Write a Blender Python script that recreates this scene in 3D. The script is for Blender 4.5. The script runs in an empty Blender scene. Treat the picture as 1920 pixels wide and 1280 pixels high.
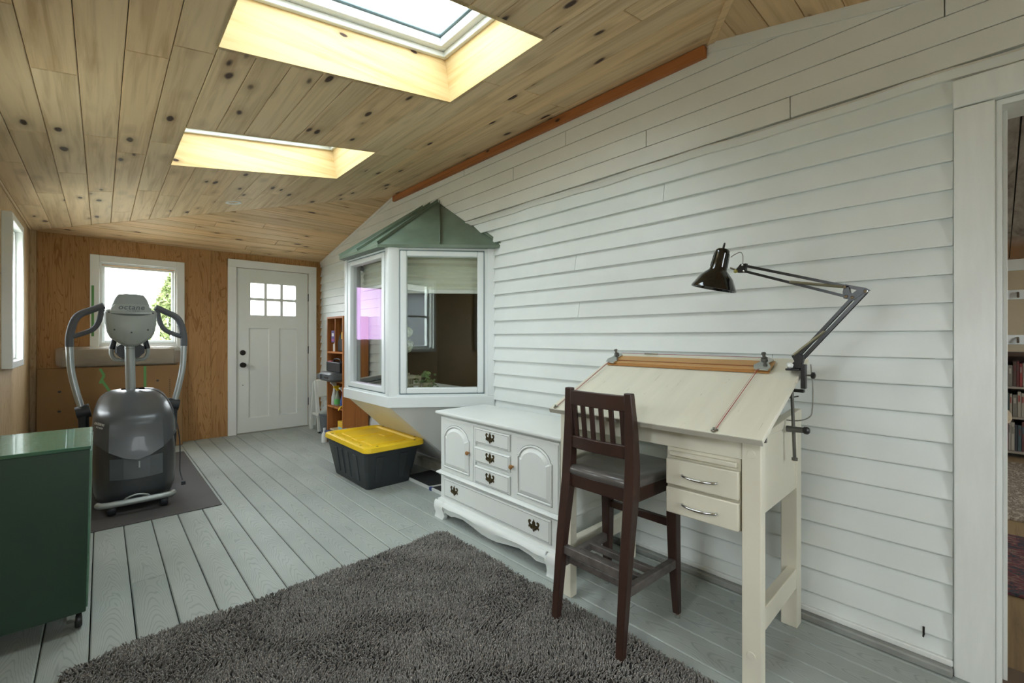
import bpy, bmesh, math, random
import numpy as np
from mathutils import Vector, Matrix
random.seed(7); rng = np.random.default_rng(7)
PI = math.pi
scene = bpy.context.scene
COL = scene.collection
R = math.radians

# ------------------------------------------------------------------ camera
cam = bpy.data.cameras.new('camera'); camo = bpy.data.objects.new('camera', cam); COL.objects.link(camo)
cam.sensor_width = 36.0; cam.lens = 840.0 / 1920 * 36.0; cam.clip_start = 0.02; cam.clip_end = 300
cam.shift_y = -8.0 / 1920
camo.location = (0, 0, 1.19)
camo.rotation_euler = (R(90), 0, -math.atan(770.0 / 840.0))
scene.camera = camo
# ------------------------------------------------------------------ sky and exposure
SKY = 5.5
world = bpy.data.worlds.new('overcast'); scene.world = world; world.use_nodes = True
bg = world.node_tree.nodes['Background']
bg.inputs['Color'].default_value = (0.92, 0.99, 1.03, 1); bg.inputs['Strength'].default_value = SKY
vs = scene.view_settings
vs.view_transform = 'Standard'; vs.look = 'None'; vs.gamma = 1.0; vs.use_curve_mapping = False
vs.exposure = 1.55
cy = scene.cycles
cy.max_bounces = 8; cy.diffuse_bounces = 5; cy.glossy_bounces = 3; cy.transparent_max_bounces = 12; cy.transmission_bounces = 4
cy.use_adaptive_sampling = True; cy.adaptive_threshold = 0.05
cy.use_denoising = True
cy.sample_clamp_indirect = 12.0

def portal(name, loc, rot, sx, sy):
    l = bpy.data.lights.new(name, 'AREA'); l.shape = 'RECTANGLE'; l.size = sx; l.size_y = sy
    l.cycles.is_portal = True
    o = bpy.data.objects.new(name, l); COL.objects.link(o); o.location = loc; o.rotation_euler = rot
    return o

# ------------------------------------------------------------------ room measures
W = 2.23; XL = -0.505; YE = 6.30; YN = -1.95
SL = 0.1561
def z1(x): return 2.214 + SL * (x - XL)
ZR = z1(W)
S2 = (ZR - 2.214) / 2.10
S3 = 0.22
def z2(y): return 2.214 + S2 * (YE - y)
def z3(y): return ZR - S3 * (0.98 - y)
def hip2(x): return YE - (z1(x) - 2.214) / S2
def hip3(x): return 0.98 - (ZR - z1(x)) / S3
SKX = (0.345, 1.455); SKY1 = (1.385, 2.105); SKY2 = (3.045, 3.765)
WINL = [(4.62, 5.25), (2.45, 3.10), (0.29, 0.95), (-1.40, -0.75)]   # outer casing of the left wall windows
WINL_Z = (0.97, 2.06)

for yr in (SKY1, SKY2):
    xm = (SKX[0] + SKX[1]) / 2
    portal('skylight_portal', (xm - .05, (yr[0] + yr[1]) / 2, z1(xm) + .31), (0, -math.atan(SL), 0), 1.0, .62)
for a, b in WINL:
    portal('window_portal', (XL - .10, (a + b) / 2, 1.52), (0, R(-90), 0), .95, b - a - .1)
portal('window_portal', (.64, YN - .16, 1.415), (R(90), 0, 0), 1.04, .93)
portal('window_portal', (.31, YE + .12, 1.53), (R(-90), 0, 0), .64, .8)

# ------------------------------------------------------------------ helpers
ORG = {}
def srgb(h):
    h = h.lstrip('#'); out = []
    for i in (0, 2, 4):
        v = int(h[i:i + 2], 16) / 255
        out.append(v / 12.92 if v <= .04045 else ((v + .055) / 1.055) ** 2.4)
    return tuple(out) + (1.0,)

class MB:
    def __init__(s): s.v = []; s.f = []
    def add(s, verts, faces):
        o = len(s.v); s.v += [tuple(p) for p in verts]; s.f += [tuple(i + o for i in q) for q in faces]; return s
    def box(s, x0, x1, y0, y1, z0, z1):
        return s.add([(x0,y0,z0),(x1,y0,z0),(x1,y1,z0),(x0,y1,z0),(x0,y0,z1),(x1,y0,z1),(x1,y1,z1),(x0,y1,z1)],
                     [(0,3,2,1),(4,5,6,7),(0,1,5,4),(1,2,6,5),(2,3,7,6),(3,0,4,7)])
    def hexa(s, p):
        return s.add(p, [(0,3,2,1),(4,5,6,7),(0,1,5,4),(1,2,6,5),(2,3,7,6),(3,0,4,7)])
    def prism(s, pts, axis, a, b):
        n = len(pts)
        def P(q, t):
            return {'x': (t, q[0], q[1]), 'y': (q[0], t, q[1]), 'z': (q[0], q[1], t)}[axis]
        v = [P(q, a) for q in pts] + [P(q, b) for q in pts]
        f = [tuple(range(n - 1, -1, -1)), tuple(range(n, 2 * n))] + [(i, (i + 1) % n, n + (i + 1) % n, n + i) for i in range(n)]
        return s.add(v, f)
    def bar(s, p, q, w, d, up=(0, 0, 1)):       # rectangular bar between two points
        p = Vector(p); q = Vector(q); t = (q - p).normalized(); u = Vector(up)
        a = t.cross(u)
        if a.length < 1e-5: a = t.cross(Vector((1, 0, 0)))
        a.normalize(); b = a.cross(t).normalized()
        v = []
        for c in (p, q):
            for sx, sy in ((-1,-1),(1,-1),(1,1),(-1,1)): v.append(c + a * (sx * w / 2) + b * (sy * d / 2))
        return s.hexa(v)
    def tube(s, path, r, n=10, caps=True):
        path = [Vector(p) for p in path]; m = len(path)
        rs = r if isinstance(r, (list, tuple)) else [r] * m
        t0 = (path[1] - path[0]).normalized()
        a = t0.orthogonal().normalized(); rings = []
        for i, p in enumerate(path):
            t = (path[min(i + 1, m - 1)] - path[max(i - 1, 0)]).normalized()
            a = (a - t * a.dot(t)).normalized(); b = t.cross(a)
            rings.append([p + (a * math.cos(k * 2 * PI / n) + b * math.sin(k * 2 * PI / n)) * rs[i] for k in range(n)])
        return s.loft(rings, caps)
    def loft(s, rings, caps=True, closed=True):
        n = len(rings[0]); v = [p for rg in rings for p in rg]; f = []
        for i in range(len(rings) - 1):
            for k in range(n if closed else n - 1):
                f.append((i * n + k, i * n + (k + 1) % n, (i + 1) * n + (k + 1) % n, (i + 1) * n + k))
        if caps:
            f.append(tuple(range(n - 1, -1, -1))); f.append(tuple((len(rings) - 1) * n + k for k in range(n)))
        return s.add(v, f)
    def lathe(s, prof, c=(0, 0, 0), axis=(0, 0, 1), n=20, caps=True):
        ax = Vector(axis).normalized(); a = ax.orthogonal().normalized(); b = ax.cross(a); c = Vector(c)
        rings = [[c + ax * z + (a * math.cos(k * 2 * PI / n) + b * math.sin(k * 2 * PI / n)) * max(r, 1e-4) for k in range(n)] for r, z in prof]
        return s.loft(rings, caps)
    def ball(s, c, r, n=12, m=8, sc=(1, 1, 1)):
        c = Vector(c); rings = []
        for j in range(m + 1):
            th = PI * j / m
            rings.append([c + Vector((sc[0] * r * max(math.sin(th), 1e-3) * math.cos(2 * PI * k / n), sc[1] * r * max(math.sin(th), 1e-3) * math.sin(2 * PI * k / n), -sc[2] * r * math.cos(th))) for k in range(n)])
        return s.loft(rings, True)
    def build(s, name, mat, parent=None, bevel=0, smooth=None, sub=0, seg=2):
        o3 = ORG.get(parent.name, Vector((0, 0, 0))) if parent else Vector((0, 0, 0))
        me = bpy.data.meshes.new(name)
        me.from_pydata([tuple(Vector(p) - o3) for p in s.v], [], s.f)
        bm = bmesh.new(); bm.from_mesh(me); bmesh.ops.recalc_face_normals(bm, faces=bm.faces); bm.to_mesh(me); bm.free()
        me.materials.append(mat)
        o = bpy.data.objects.new(name, me); COL.objects.link(o)
        if parent: o.parent = parent; ORG[o.name] = o3
        if smooth is not None:
            for p in me.polygons: p.use_smooth = True
            me.set_sharp_from_angle(angle=R(smooth))
        if bevel:
            b = o.modifiers.new('bevel', 'BEVEL'); b.width = bevel; b.segments = seg; b.limit_method = 'ANGLE'; b.angle_limit = R(35)
            if smooth is None:
                for p in me.polygons: p.use_smooth = True
                me.set_sharp_from_angle(angle=R(60))
        if sub:
            m = o.modifiers.new('sub', 'SUBSURF'); m.levels = sub; m.render_levels = sub
        return o

def tag(o, label, cat, group=None, kind=None):
    o['label'] = label; o['category'] = cat
    if group: o['group'] = group
    if kind: o['kind'] = kind
    return o
def thing(name, label, cat, loc, group=None, kind=None):
    o = bpy.data.objects.new(name, None); o.empty_display_size = .05; COL.objects.link(o); o.location = loc
    ORG[o.name] = Vector(loc)
    return tag(o, label, cat, group, kind)
def catmull(pts, n=6):
    P = [Vector(p) for p in pts]; P = [2 * P[0] - P[1]] + P + [2 * P[-1] - P[-2]]; out = []
    for i in range(1, len(P) - 2):
        for k in range(n):
            t = k / n; a, b, c, d = P[i-1], P[i], P[i+1], P[i+2]
            out.append(.5 * ((2*b) + (c-a)*t + (2*a-5*b+4*c-d)*t*t + (3*b-a-3*c+d)*t**3))
    out.append(P[-2]); return out
def clip(poly, a, b, c):      # keep a*x+b*y<=c
    out = []
    for i in range(len(poly)):
        p, q = poly[i], poly[(i + 1) % len(poly)]
        dp = a*p[0]+b*p[1]-c; dq = a*q[0]+b*q[1]-c
        if dp <= 0: out.append(p)
        if dp * dq < 0:
            t = dp / (dp - dq); out.append((p[0]+(q[0]-p[0])*t, p[1]+(q[1]-p[1])*t))
    return out
def rects_minus(rect, holes):
    rs = [rect]
    for hx0, hx1, hy0, hy1 in holes:
        nr = []
        for x0, x1, y0, y1 in rs:
            if hx0 >= x1 or hx1 <= x0 or hy0 >= y1 or hy1 <= y0: nr.append((x0, x1, y0, y1)); continue
            if hx0 > x0: nr.append((x0, hx0, y0, y1))
            if hx1 < x1: nr.append((hx1, x1, y0, y1))
            a, b = max(x0, hx0), min(x1, hx1)
            if hy0 > y0: nr.append((a, b, y0, hy0))
            if hy1 < y1: nr.append((a, b, hy1, y1))
        rs = nr
    return rs

# ------------------------------------------------------------------ materials
class NT:
    def __init__(s, name):
        s.m = bpy.data.materials.new(name); s.m.use_nodes = True; s.t = s.m.node_tree; s.t.nodes.clear()
        s.out = s.n('ShaderNodeOutputMaterial')
    def n(s, ty, **kw):
        nd = s.t.nodes.new(ty)
        for k, v in kw.items():
            if k in nd.inputs.keys() if isinstance(k, str) else False: pass
            setattr(nd, k, v)
        return nd
    def set(s, nd, **kw):
        for k, v in kw.items():
            i = nd.inputs[k.replace('_', ' ')] if k.replace('_', ' ') in nd.inputs else nd.inputs[k]
            if hasattr(v, 'is_linked') or isinstance(v, bpy.types.NodeSocket): s.t.links.new(v, i)
            else: i.default_value = v
        return nd
    def link(s, a, b): s.t.links.new(a, b)
    def coords(s, scale=(1, 1, 1), rnd=True, rot=(0, 0, 0)):
        tc = s.n('ShaderNodeTexCoord'); mp = s.n('ShaderNodeMapping'); mp.inputs['Scale'].default_value = scale; mp.inputs['Rotation'].default_value = rot
        if rnd:
            oi = s.n('ShaderNodeObjectInfo'); mul = s.n('ShaderNodeMath', operation='MULTIPLY'); s.link(oi.outputs['Random'], mul.inputs[0]); mul.inputs[1].default_value = 37.0
            ad = s.n('ShaderNodeVectorMath', operation='ADD'); s.link(tc.outputs['Object'], ad.inputs[0]); s.link(mul.outputs[0], ad.inputs[1])
            s.link(ad.outputs[0], mp.inputs['Vector'])
        else: s.link(tc.outputs['Object'], mp.inputs['Vector'])
        return mp.outputs[0]
    def noise(s, vec, scale=5, detail=4, rough=.55, dist=0):
        nd = s.n('ShaderNodeTexNoise'); s.set(nd, Scale=scale, Detail=detail, Roughness=rough, Distortion=dist); s.link(vec, nd.inputs['Vector']); return nd.outputs['Fac']
    def ramp(s, fac, stops):
        r = s.n('ShaderNodeValToRGB'); e = r.color_ramp.elements
        while len(e) < len(stops): e.new(.5)
        for k, (p, c) in enumerate(stops): e[k].position = p; e[k].color = c if len(c) == 4 else tuple(c) + (1,)
        s.link(fac, r.inputs['Fac']); return r.outputs['Color']
    def mix(s, fac, a, b, blend='MIX'):
        m = s.n('ShaderNodeMix', data_type='RGBA', blend_type=blend)
        for i, v in ((0, fac), (6, a), (7, b)):
            if isinstance(v, bpy.types.NodeSocket): s.link(v, m.inputs[i])
            else: m.inputs[i].default_value = v
        return m.outputs[2]
    def bump(s, hgt, strength=.3, dist=.01, normal=None):
        b = s.n('ShaderNodeBump'); b.inputs['Strength'].default_value = strength; b.inputs['Distance'].default_value = dist; s.link(hgt, b.inputs['Height'])
        if normal: s.link(normal, b.inputs['Normal'])
        return b.outputs[0]
    def bsdf(s, color, rough=.5, metal=0, normal=None, spec=.5, coat=0):
        b = s.n('ShaderNodeBsdfPrincipled')
        for k, v in (('Base Color', color), ('Roughness', rough), ('Metallic', metal), ('Specular IOR Level', spec), ('Coat Weight', coat)):
            if isinstance(v, bpy.types.NodeSocket): s.link(v, b.inputs[k])
            else: b.inputs[k].default_value = v
        if normal: s.link(normal, b.inputs['Normal'])
        s.link(b.outputs[0], s.out.inputs['Surface']); return b

def mulc(c, k): return (min(c[0]*k, 1), min(c[1]*k, 1), min(c[2]*k, 1), 1)
def paint(name, hexc, rough=.5, var=.06, vscale=3.0, bump=.0, bscale=60, metal=0, spec=.5, coat=0, chips=None, chip_t=.72, chip_scale=25, stretch=(1, 1, 1)):
    t = NT(name); c = srgb(hexc); v = t.coords(stretch)
    col = t.ramp(t.noise(v, vscale, 5), [(.3, mulc(c, 1 - var)), (.7, mulc(c, 1 + var))])
    if chips:
        k = t.ramp(t.noise(v, chip_scale, 6, .7), [(chip_t, (0, 0, 0, 1)), (chip_t + .02, (1, 1, 1, 1))])
        col = t.mix(k, col, srgb(chips))
    nm = t.bump(t.noise(v, bscale, 4), bump, .004) if bump else None
    t.bsdf(col, rough, metal, nm, spec, coat); return t.m

def wood(name, axis, light, dark, knot='#3d2415', rough=.55, knots=1.0, gscale=1.0, bump=.08, tintvar=.16):
    """boards: grain runs along axis (0,1,2); knots and streaks are the timber's own"""
    t = NT(name)
    gs = [26 * gscale] * 3; gs[axis] = 1.1 * gscale
    v = t.coords(tuple(gs)); g = t.noise(v, 1.0, 6, .6, .6)
    ks = [9.0] * 3; ks[axis] = 3.6
    kv = t.coords(tuple(ks))
    nz = t.n('ShaderNodeTexNoise'); nz.inputs['Scale'].default_value = 1.6; t.link(kv, nz.inputs['Vector'])
    mx = t.n('ShaderNodeMix', data_type='VECTOR'); mx.inputs[0].default_value = .16; t.link(kv, mx.inputs[4]); t.link(nz.outputs['Color'], mx.inputs[5])
    vo = t.n('ShaderNodeTexVoronoi'); vo.inputs['Scale'].default_value = 1.0; t.link(mx.outputs[1], vo.inputs['Vector'])
    col = t.ramp(g, [(.28, srgb(dark)), (.52, srgb(light)), (.75, mulc(srgb(light), 1.1))])
    oi = t.n('ShaderNodeObjectInfo')
    tv = t.ramp(oi.outputs['Random'], [(0, (1 - tintvar, 1 - tintvar * 1.1, 1 - tintvar * 1.3, 1)), (.5, (1, 1, 1, 1)), (1, (1, .97 - tintvar * .35, .94 - tintvar * .8, 1))])
    col = t.mix(1.0, col, tv, 'MULTIPLY')
    if knots:
        halo = t.ramp(vo.outputs['Distance'], [(.10 * knots, (1, 1, 1, 1)), (.30 * knots, (0, 0, 0, 1))])
        col = t.mix(t.mix(.35, (0, 0, 0, 1), halo), col, srgb('#6f4a25'))
        core = t.ramp(vo.outputs['Distance'], [(.085 * knots, (1, 1, 1, 1)), (.125 * knots, (0, 0, 0, 1))])
        col = t.mix(core, col, srgb(knot))
    t.bsdf(col, rough, 0, t.bump(g, bump, .004), .35); return t.m

def plywood(name, light, dark, grain_axis=2):
    t = NT(name)
    sc = [7.0] * 3; sc[grain_axis] = .8
    v = t.coords(tuple(sc)); n1 = t.noise(v, 1.3, 3, .5, 1.2)
    w = t.n('ShaderNodeMath', operation='MULTIPLY'); t.link(n1, w.inputs[0]); w.inputs[1].default_value = 60
    sn = t.n('ShaderNodeMath', operation='SINE'); t.link(w.outputs[0], sn.inputs[0])
    fine = [90.0] * 3; fine[grain_axis] = 3
    n2 = t.noise(t.coords(tuple(fine)), 1, 3)
    col = t.ramp(sn.outputs[0], [(0, srgb(light)), (.7, srgb(light)), (1, srgb(dark))])
    col = t.mix(.35, col, t.ramp(n2, [(.3, srgb(dark)), (.7, srgb(light))]))
    big = t.ramp(t.noise(t.coords((1.2, 1.2, .6)), 1, 2), [(.3, (.82, .8, .78, 1)), (.7, (1.0, 1.0, 1.0, 1))])
    col = t.mix(1, col, big, 'MULTIPLY')
    t.bsdf(col, .6, 0, t.bump(n2, .05, .003), .3); return t.m

def decking(name, hexc):
    t = NT(name); c = srgb(hexc)
    oi = t.n('ShaderNodeObjectInfo')
    tc = t.n('ShaderNodeTexCoord'); sp = t.n('ShaderNodeSeparateXYZ'); t.link(tc.outputs['Object'], sp.inputs[0])
    # embossed cathedral grain: nested arcs along the board, repeated about every 0.7 m
    yo = t.n('ShaderNodeMath', operation='MULTIPLY_ADD'); t.link(oi.outputs['Random'], yo.inputs[0]); yo.inputs[1].default_value = 9; t.link(sp.outputs['Y'], yo.inputs[2])
    fr = t.n('ShaderNodeMath', operation='MULTIPLY'); t.link(yo.outputs[0], fr.inputs[0]); fr.inputs[1].default_value = 22
    xc = t.n('ShaderNodeMath', operation='SUBTRACT'); t.link(sp.outputs['X'], xc.inputs[0]); xc.inputs[1].default_value = -.034 + .0688
    md = t.n('ShaderNodeMath', operation='WRAP'); t.link(xc.outputs[0], md.inputs[0]); md.inputs[1].default_value = .0688; md.inputs[2].default_value = -.0688
    sq = t.n('ShaderNodeMath', operation='POWER'); t.link(md.outputs[0], sq.inputs[0]); sq.inputs[1].default_value = 2
    k = t.n('ShaderNodeMath', operation='MULTIPLY'); t.link(sq.outputs[0], k.inputs[0]); k.inputs[1].default_value = 2600
    nz = t.noise(t.coords((9, 2.2, 9)), 1, 2, .5, .8)
    nn = t.n('ShaderNodeMath', operation='MULTIPLY'); t.link(nz, nn.inputs[0]); nn.inputs[1].default_value = 13
    s1 = t.n('ShaderNodeMath', operation='ADD'); t.link(fr.outputs[0], s1.inputs[0]); t.link(k.outputs[0], s1.inputs[1])
    s2 = t.n('ShaderNodeMath', operation='ADD'); t.link(s1.outputs[0], s2.inputs[0]); t.link(nn.outputs[0], s2.inputs[1])
    s3 = t.n('ShaderNodeMath', operation='MULTIPLY'); t.link(s2.outputs[0], s3.inputs[0]); s3.inputs[1].default_value = 4.5
    sn = t.n('ShaderNodeMath', operation='SINE'); t.link(s3.outputs[0], sn.inputs[0])
    lines = t.ramp(sn.outputs[0], [(.0, mulc(c, 1.06)), (.55, mulc(c, 1.04)), (.95, mulc(c, .85))])
    dirt = t.ramp(t.noise(t.coords((1, 1, 1)), 2.4, 5), [(.3, (.84, .84, .84, 1)), (.62, (1, 1, 1, 1))])
    col = t.mix(1, lines, dirt, 'MULTIPLY')
    tv = t.ramp(oi.outputs['Random'], [(0, (.93, .93, .93, 1)), (1, (1, 1, 1, 1))])
    col = t.mix(1, col, tv, 'MULTIPLY')
    t.bsdf(col, .5, 0, t.bump(sn.outputs[0], -.12, .003), .4); return t.m

def glass(name, refl=.06, tint=(1, 1, 1, 1), gcol=(1, 1, 1, 1)):
    t = NT(name)
    tr = t.n('ShaderNodeBsdfTransparent'); tr.inputs[0].default_value = tint
    gl = t.n('ShaderNodeBsdfGlossy'); gl.inputs['Color'].default_value = gcol; gl.inputs['Roughness'].default_value = .0
    lw = t.n('ShaderNodeLayerWeight'); lw.inputs['Blend'].default_value = .5
    fr = t.n('ShaderNodeMath', operation='POWER'); t.link(lw.outputs['Facing'], fr.inputs[0]); fr.inputs[1].default_value = 5
    f2 = t.n('ShaderNodeMath', operation='MULTIPLY'); t.link(fr.outputs[0], f2.inputs[0]); f2.inputs[1].default_value = .7
    ad = t.n('ShaderNodeMath', operation='ADD'); t.link(f2.outputs[0], ad.inputs[0]); ad.inputs[1].default_value = refl + .03; ad.use_clamp = True
    mx = t.n('ShaderNodeMixShader'); t.link(ad.outputs[0], mx.inputs[0]); t.link(tr.outputs[0], mx.inputs[1]); t.link(gl.outputs[0], mx.inputs[2])
    t.link(mx.outputs[0], t.out.inputs['Surface']); return t.m

M = {}
M['pineY'] = wood('pine_boards', 1, '#dac19a', '#b99b73', knots=1.15, tintvar=.12)
M['pineX'] = wood('pine_boards_cross', 0, '#d6b78d', '#b4936a')
M['pineWell'] = wood('pine_well', 0, '#d6bd8c', '#c2a269', knots=.6, tintvar=.06)
M['pineWellY'] = wood('pine_well_cross', 1, '#d6bd8c', '#c2a269', knots=.6, tintvar=.06)
M['cedar'] = wood('cedar_trim', 1, '#a8683a', '#7d4a28', knots=.7)
M['plyEnd'] = plywood('fir_plywood', '#b98f5e', '#8f6336')
M['plyLeft'] = plywood('pale_plywood', '#cab18c', '#a98c62')
M['deck'] = decking('grey_decking', '#a7aea9')
M['gap'] = paint('deck_gap', '#232524', .9)
M['siding'] = paint('white_siding', '#dadfdc', .45, .035, 4, .12, 18, chips='#a9aba4', chip_t=.80, chip_scale=30)
M['shiplap'] = paint('white_board', '#d5d5ce', .5, .04, 3, .1, 18)
M['trim'] = paint('white_trim', '#dcdfdb', .45, .04, 5, .15, 30, chips='#a39d90', chip_t=.76, chip_scale=16, stretch=(6, 6, .9))
M['white'] = paint('white_paint', '#e3e6e3', .4, .02)
M['vinyl'] = paint('white_vinyl', '#e2e8e8', .3, .015)
M['door'] = paint('door_paint', '#dde1dc', .4, .015)
M['gasket'] = paint('grey_gasket', '#6d7f83', .5)
M['black'] = paint('black_metal', '#1d1d1c', .4, .1)
M['blackgloss'] = paint('black_enamel', '#0e0e0e', .12, .05, coat=.6)
M['bronze'] = paint('dark_bronze', '#2b2724', .45, .1, metal=.6)
M['glass'] = glass('window_glass', .0)
M['skyglass'] = glass('dimming_glass', .02, (.77, .80, .81, 1))  # tint added to dim the daylight that comes through the skylights
M['bayglass'] = glass('coated_glass', .04, (.97, .985, .97, 1), (.92, .96, .93, 1))
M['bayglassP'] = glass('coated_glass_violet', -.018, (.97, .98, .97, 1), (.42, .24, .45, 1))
M['greenroof'] = paint('green_roof_metal', '#68796a', .40, .2, 5, .05, 10, spec=.5)
M['underside'] = paint('bay_soffit', '#d2d3d1', .5, .03)
M['groundbounce'] = paint('bounce_ground', '#a5a597', .9, .12, 1)  # unseen ground, coloured pale so that it bounces daylight up to the ceiling
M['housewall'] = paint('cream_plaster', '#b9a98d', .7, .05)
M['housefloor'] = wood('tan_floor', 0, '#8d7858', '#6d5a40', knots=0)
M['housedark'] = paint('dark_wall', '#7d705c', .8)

# ------------------------------------------------------------------ setting: ground, floor
g = MB().box(-40, 60, -40, 80, -.50, -.40).build('ground', M['groundbounce']); tag(g, 'unseen ground outside the windows, made pale to bounce light indoors', 'ground', kind='structure')
fl = MB().box(XL - .15, W + .02, YN - .15, YE + .15, -.20, -.032).build('floor', M['gap'])
tag(fl, 'grey painted plank floor of the sunroom', 'floor', kind='structure')
def plank(pts, za, zb, n=3):
    """closed plank with eased upper edges, pts is a rectangle x0,x1,y0,y1"""
    x0, x1, y0, y1 = pts; e = .004
    b = MB()
    lo = [(x0,y0,za),(x1,y0,za),(x1,y1,za),(x0,y1,za)]; md = [(x0,y0,zb-e),(x1,y0,zb-e),(x1,y1,zb-e),(x0,y1,zb-e)]
    hi = [(x0+e,y0+e*.4,zb),(x1-e,y0+e*.4,zb),(x1-e,y1-e*.4,zb),(x0+e,y1-e*.4,zb)]
    return b.loft([lo, md, hi])
PW = .1376
butts = {1: [2.838], 10: [2.506], 5: [.4], 3: [5.2], 7: [4.7], 12: [1.1], 15: [2.9]}
i = -4
while True:
    x0 = -.034 + PW * i + .002; x1 = x0 + PW - .004
    if x0 > W - .02: break
    x0c, x1c = max(x0, XL), min(x1, W)
    if x1c - x0c > .02:
        cuts = [YN] + butts.get(i, []) + [YE]
        for a, b in zip(cuts[:-1], cuts[1:]):
            plank((x0c, x1c, a + .0008, b - .0008), -.03, 0).build('floor_board', M['deck'], fl)
    i += 1

# ------------------------------------------------------------------ ceiling
ce = MB()
def deckpoly(b, poly, zf, up):
    n = len(poly)
    lo = [(x, y, zf(x, y) + up) for x, y in poly]; hi = [(x, y, zf(x, y) + up + .09) for x, y in poly]
    b.loft([lo, hi])
Z1 = lambda x, y: z1(x); Z2 = lambda x, y: z2(y); Z3 = lambda x, y: z3(y)
EX = .14
P1 = [(XL - EX, hip3(XL - EX)), (W + .1, hip3(W + .1)), (W + .1, hip2(W + .1)), (XL - EX, hip2(XL - EX))]
P2 = [(XL - EX, hip2(XL - EX)), (W + .1, hip2(W + .1)), (W + .1, YE + EX), (XL - EX, YE + EX)]
P3 = [(XL - EX, hip3(XL - EX)), (W + .1, hip3(W + .1)), (W + .1, YN - EX), (XL - EX, YN - EX)]
def strip(poly, x0, x1, y0, y1):
    p = poly
    for a, b, c in ((-1, 0, -x0), (1, 0, x1), (0, -1, -y0), (0, 1, y1)):
        p = clip(p, a, b, c)
        if len(p) < 3: return []
    return p
wl, wh = SKX[0] - .02, SKX[1] + .02
for rc in rects_minus((-9, 9, -9, 20), [(wl, wh, SKY1[0] - .02, SKY1[1] + .02), (wl, wh, SKY2[0] - .02, SKY2[1] + .02)]):
    p = strip(P1, *rc)
    if p: deckpoly(ce, p, Z1, .016)
deckpoly(ce, P2, Z2, .016); deckpoly(ce, P3, Z3, .016)
ceil = ce.build('ceiling', M['gap']); tag(ceil, 'knotty pine board ceiling sloping up to the siding wall', 'ceiling', kind='structure')
def ceilboard(poly, zf, mat, gap=.0012, e=.003):
    if len(poly) < 3: return
    cx = sum(p[0] for p in poly) / len(poly); cyy = sum(p[1] for p in poly) / len(poly)
    area = abs(sum(poly[i][0]*poly[(i+1) % len(poly)][1] - poly[(i+1) % len(poly)][0]*poly[i][1] for i in range(len(poly)))) / 2
    if area < .0012: return
    def inset(d):
        out = []
        n = len(poly)
        sgn = 1 if sum(poly[i][0]*poly[(i+1) % n][1] - poly[(i+1) % n][0]*poly[i][1] for i in range(n)) > 0 else -1
        for i in range(n):
            p0, p1, p2 = Vector(poly[i-1]), Vector(poly[i]), Vector(poly[(i+1) % n])
            d1 = (p1 - p0); d2 = (p2 - p1)
            if d1.length < 1e-6 or d2.length < 1e-6: out.append(tuple(p1)); continue
            d1.normalize(); d2.normalize()
            n1 = Vector((-d1.y, d1.x)) * sgn; n2 = Vector((-d2.y, d2.x)) * sgn
            m = n1 + n2; L = m.length
            if L < .2: out.append(tuple(p1)); continue
            m /= L; k = d / max(m.dot(n1), .35); out.append((p1.x + m.x * k, p1.y + m.y * k))
        return out
    a = inset(gap); b = inset(gap + e)
    top = [(x, y, zf(x, y) + .015) for x, y in a]; mid = [(x, y, zf(x, y) + e) for x, y in a]; bot = [(x, y, zf(x, y)) for x, y in b]
    MB().loft([top, mid, bot]).build('ceiling_board', mat, ceil)
BWD = (SKX[1] - SKX[0]) / 8
k = -7
while True:
    x0 = SKX[0] + k * BWD; x1 = x0 + BWD; k += 1
    if x0 >= W: break
    x0, x1 = max(x0, XL), min(x1, W)
    if x1 - x0 < .012: continue
    inner = x0 > SKX[0] - .01 and x1 < SKX[1] + .01
    ivs = [(-9, SKY1[0]), (SKY1[1], SKY2[0]), (SKY2[1], 20)] if inner else [(-9, 20)]
    for a, b in ivs:
        a = max(a, hip3(x0) - .02); b = min(b, hip2(x0) + .02)
        cuts = [a]
        if b - a > 1.3:
            y = a + random.uniform(.5, 1.7)
            while y < b - .35: cuts.append(y); y += random.uniform(1.1, 2.2)
        cuts.append(b)
        for c0, c1 in zip(cuts[:-1], cuts[1:]): ceilboard(strip(P1, x0, x1, c0, c1), Z1, M['pineY'])
y = YE
while y > hip2(W):
    cut = random.uniform(.3, 1.8)
    for a, b in ((XL, cut), (cut, W)): ceilboard(strip(P2, a, b, y - .139, y), Z2, M['pineX'])
    y -= .139
y = .98
while y > YN:
    cut = random.uniform(.0, 1.2)
    for a, b in ((XL, cut), (cut, W)): ceilboard(strip(P3, a, b, y - .139, y), Z3, M['pineX'])
    y -= .139
hb = MB().bar((W, hip3(W), ZR - .003), (XL, hip3(XL), 2.211), .03, .012).build('trim_1', M['pineY']); tag(hb, 'narrow pine strip along the near hip of the ceiling', 'trim', kind='structure')
# recessed can light
cl = thing('recessed_light', 'white round recessed light set in the pine ceiling', 'light', (.90, 4.79, z1(.9)))
nrm = Vector((SL, 0, -1)).normalized()
MB().lathe([(.035, -.004), (.045, .004), (.062, .005), (.066, .0), (.066, -.004)], (.90, 4.79, z1(.9)), nrm, 28, False).build('trim_ring', M['white'], cl, smooth=40)
MB().lathe([(.037, -.006), (.037, -.002)], (.90, 4.79, z1(.9)), nrm, 24).build('lens', paint('lens_grey', '#b9bcb8', .5), cl)

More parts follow.
